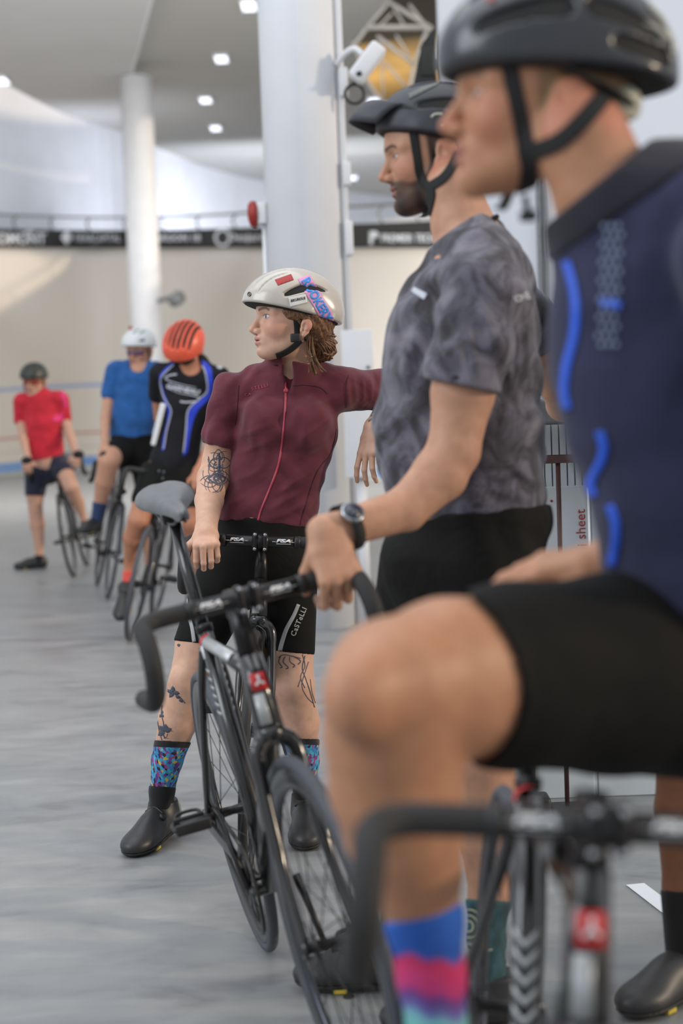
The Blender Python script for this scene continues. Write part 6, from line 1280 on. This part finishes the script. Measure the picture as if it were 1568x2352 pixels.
lay(bm_poly([[(462, 828), (474, 832), (486, 848), (489, 880), (484, 912), (456, 940), (444, 965), (438, 990), (430, 1040), (420, 1048), (424, 1000), (430, 945), (436, 938), (470, 905), (476, 898), (474, 860), (464, 842)]]), 'blue_panel', M['panelb'], os_, B, 0.0025)
lay(bm_lines([([(400, 838), (384, 852), (370, 868), (370, 888), (378, 915), (393, 940), (390, 962), (383, 990), (379, 1015), (375, 1032)], 3), ([(464, 840), (472, 860), (475, 898), (455, 918), (432, 942), (427, 985), (421, 1040)], 3.4)]), 'trim', M['trimw'], os_, B, 0.0035)
lay(bm_text('GARNEAU', (421, 894), (76, 16), (-2, 12), bold=0.05, shear=0.2), 'lettering', M['logog'], os_, B, 0.003)
lay(bm_lines([([(406, 860), (392, 862), (380, 868), (392, 876), (420, 884), (450, 890)], (4, 1)), ([(388, 892), (410, 902), (440, 908), (458, 914), (450, 922), (425, 924), (414, 922)], (1, 4))]), 'swoosh', M['logog'], os_, B, 0.003)
lay(bm_poly([[(498, 838), (504, 836), (511, 840), (511, 846), (504, 848), (497, 844)]]), 'shoulder_badge', M['logog'], os_, B, 0.003)
lay.maxe = 0.05
clothes('sock', [inflate(o1s[2:], 0.005)+[O_.cut(270, 1310, 330, 1312, (295, 1340))]], 0.006, mat('coral_sock', (226, 90, 78), 0.85), PO, 0)
q = O_.P(292, 1368, -0.04); q[2] = max(q[2]-0.03, 0.004); shoe(q, (-0.1, -1, 0), M['shoe'], M['sole'], PO, 1.12, h=0.007, pitch=30); shoe(floor_at(444, 1400)+np.array([0, 0, 0.003]), (0.1, -1, 0), M['shoe'], M['sole'], PO, 1.12, h=0.007, dial=False)
HOh = head_frame(O_.P(426, 808, 0.0), 22, 40, 14, 1.16)
hv, _ = helmet('cycling_helmet', HOh, 'orange helmet with long dark slots on the rider with bowed head', mat('orange_shell', (222, 88, 58), 0.35, noise=0.02), M['liner'], h=0.004, cut=(0.030, 0.16), arcs=[(y, -0.09, 0.132-abs(y)*0.45, 0.0095) for y in (-0.066, -0.040, -0.013, 0.013, 0.040, 0.066)])
gl = thing('sunglasses', 'dark sunglasses on the rider with the orange helmet', 'glasses', HO.p(0.1, 0, 0.02)); glasses(HO, gl, M['plastb'], M['plastw'])
# person mostly hidden behind the near rider
X_ = Fig(3.34); HX = head_frame(X_.P(1705, 300, 0.02), 80, 0, 0, 1.0)
xt = limb(X_, [(1700, 520, 90, 120, 0), (1700, 640, 130, 180, 0), (1695, 900, 120, 170, 0), (1680, 1150, 115, 165, 0)], 0.02)+[('u', seg(X_.P(1700, 560, -0.16), X_.P(1700, 560, 0.16), 0.055, 0.055), 0.05), X_.S(1705, 520, 1705, 380, 60, 56, k=0.02)]
xa = limb(X_, [(1700, 580, 55, 55, -0.20), (1715, 880, 44, 44, -0.22), (1690, 1140, 28, 28, -0.24)], 0.014); xb = limb(X_, [(1700, 580, 55, 55, 0.20), (1715, 880, 44, 44, 0.22), (1690, 1140, 28, 28, 0.24)], 0.014)
xh = limb(X_, [(1680, 1150, 115, 165, 0), (1670, 1250, 125, 170, 0)], 0.02)
x1 = limb(X_, [(1640, 1280, 95, 90, -0.10), (1585, 1640, 76, 74, -0.10)], 0.02); x1s = limb(X_, [(1585, 1640, 70, 70, -0.10), (1570, 1700, 62, 64, -0.10), (1572, 1860, 68, 66, -0.10), (1566, 2040, 44, 46, -0.10), (1572, 2190, 38, 42, -0.10)], 0.014)
x2 = limb(X_, [(1700, 1280, 95, 90, 0.10), (1720, 1640, 76, 74, 0.10)], 0.02); x2s = limb(X_, [(1720, 1640, 70, 70, 0.10), (1722, 1860, 68, 66, 0.10), (1720, 2040, 44, 46, 0.10), (1722, 2160, 38, 42, 0.10)], 0.014)
hnd = hand_ops(X_.P(1690, 1140, -0.24), (-0.1, 0, -1), (-1, 0, 0), 1.0, up=(0, -1, 0))+hand_ops(X_.P(1690, 1140, 0.24), (-0.1, 0, -1), (-1, 0, 0), 1.0, up=(0, 1, 0))
PX, xbd, xs_s, xsh = small_person('person with bare brown calves standing behind the near rider at the right edge', X_, HX, (132, 88, 62), floor_at(1570, 2262), xt, [xa, xb, xh+x1+x1s, x2+x2s],
    [inflate(xt[:4], 0.010)+[X_.cut(1500, 1230, 1850, 1230, (1690, 900))], inflate(xa[:1], 0.014), inflate(xb[:1], 0.014)], M['bshort'], [inflate(xh+x1, 0.012), inflate(x2, 0.012)], M['bib'], [hnd], dict(lips=(120, 76, 70), brow=(30, 24, 22), hair=(26, 22, 20)))
clothes('sock', [inflate(x1s[3:], 0.006)+[X_.cut(1500, 2042, 1640, 2050, (1570, 2150), -0.1)]], 0.006, M['blackknit'], PX, 0); clothes('sock', [inflate(x2s[2:], 0.006)+[X_.cut(1650, 2042, 1800, 2050, (1720, 2150), 0.1)]], 0.006, M['blackknit'], PX, 0)
q = X_.P(1578, 2230, -0.10); q[2] = 0.004; shoe(q, (-0.75, -0.7, 0), M['shoe'], M['sole'], PX, 1.15, h=0.005, dial=False); q = X_.P(1722, 2200, 0.10); q[2] = 0.004; shoe(q, (-0.75, -0.7, 0), M['shoe'], M['sole'], PX, 1.15, h=0.006, dial=False)
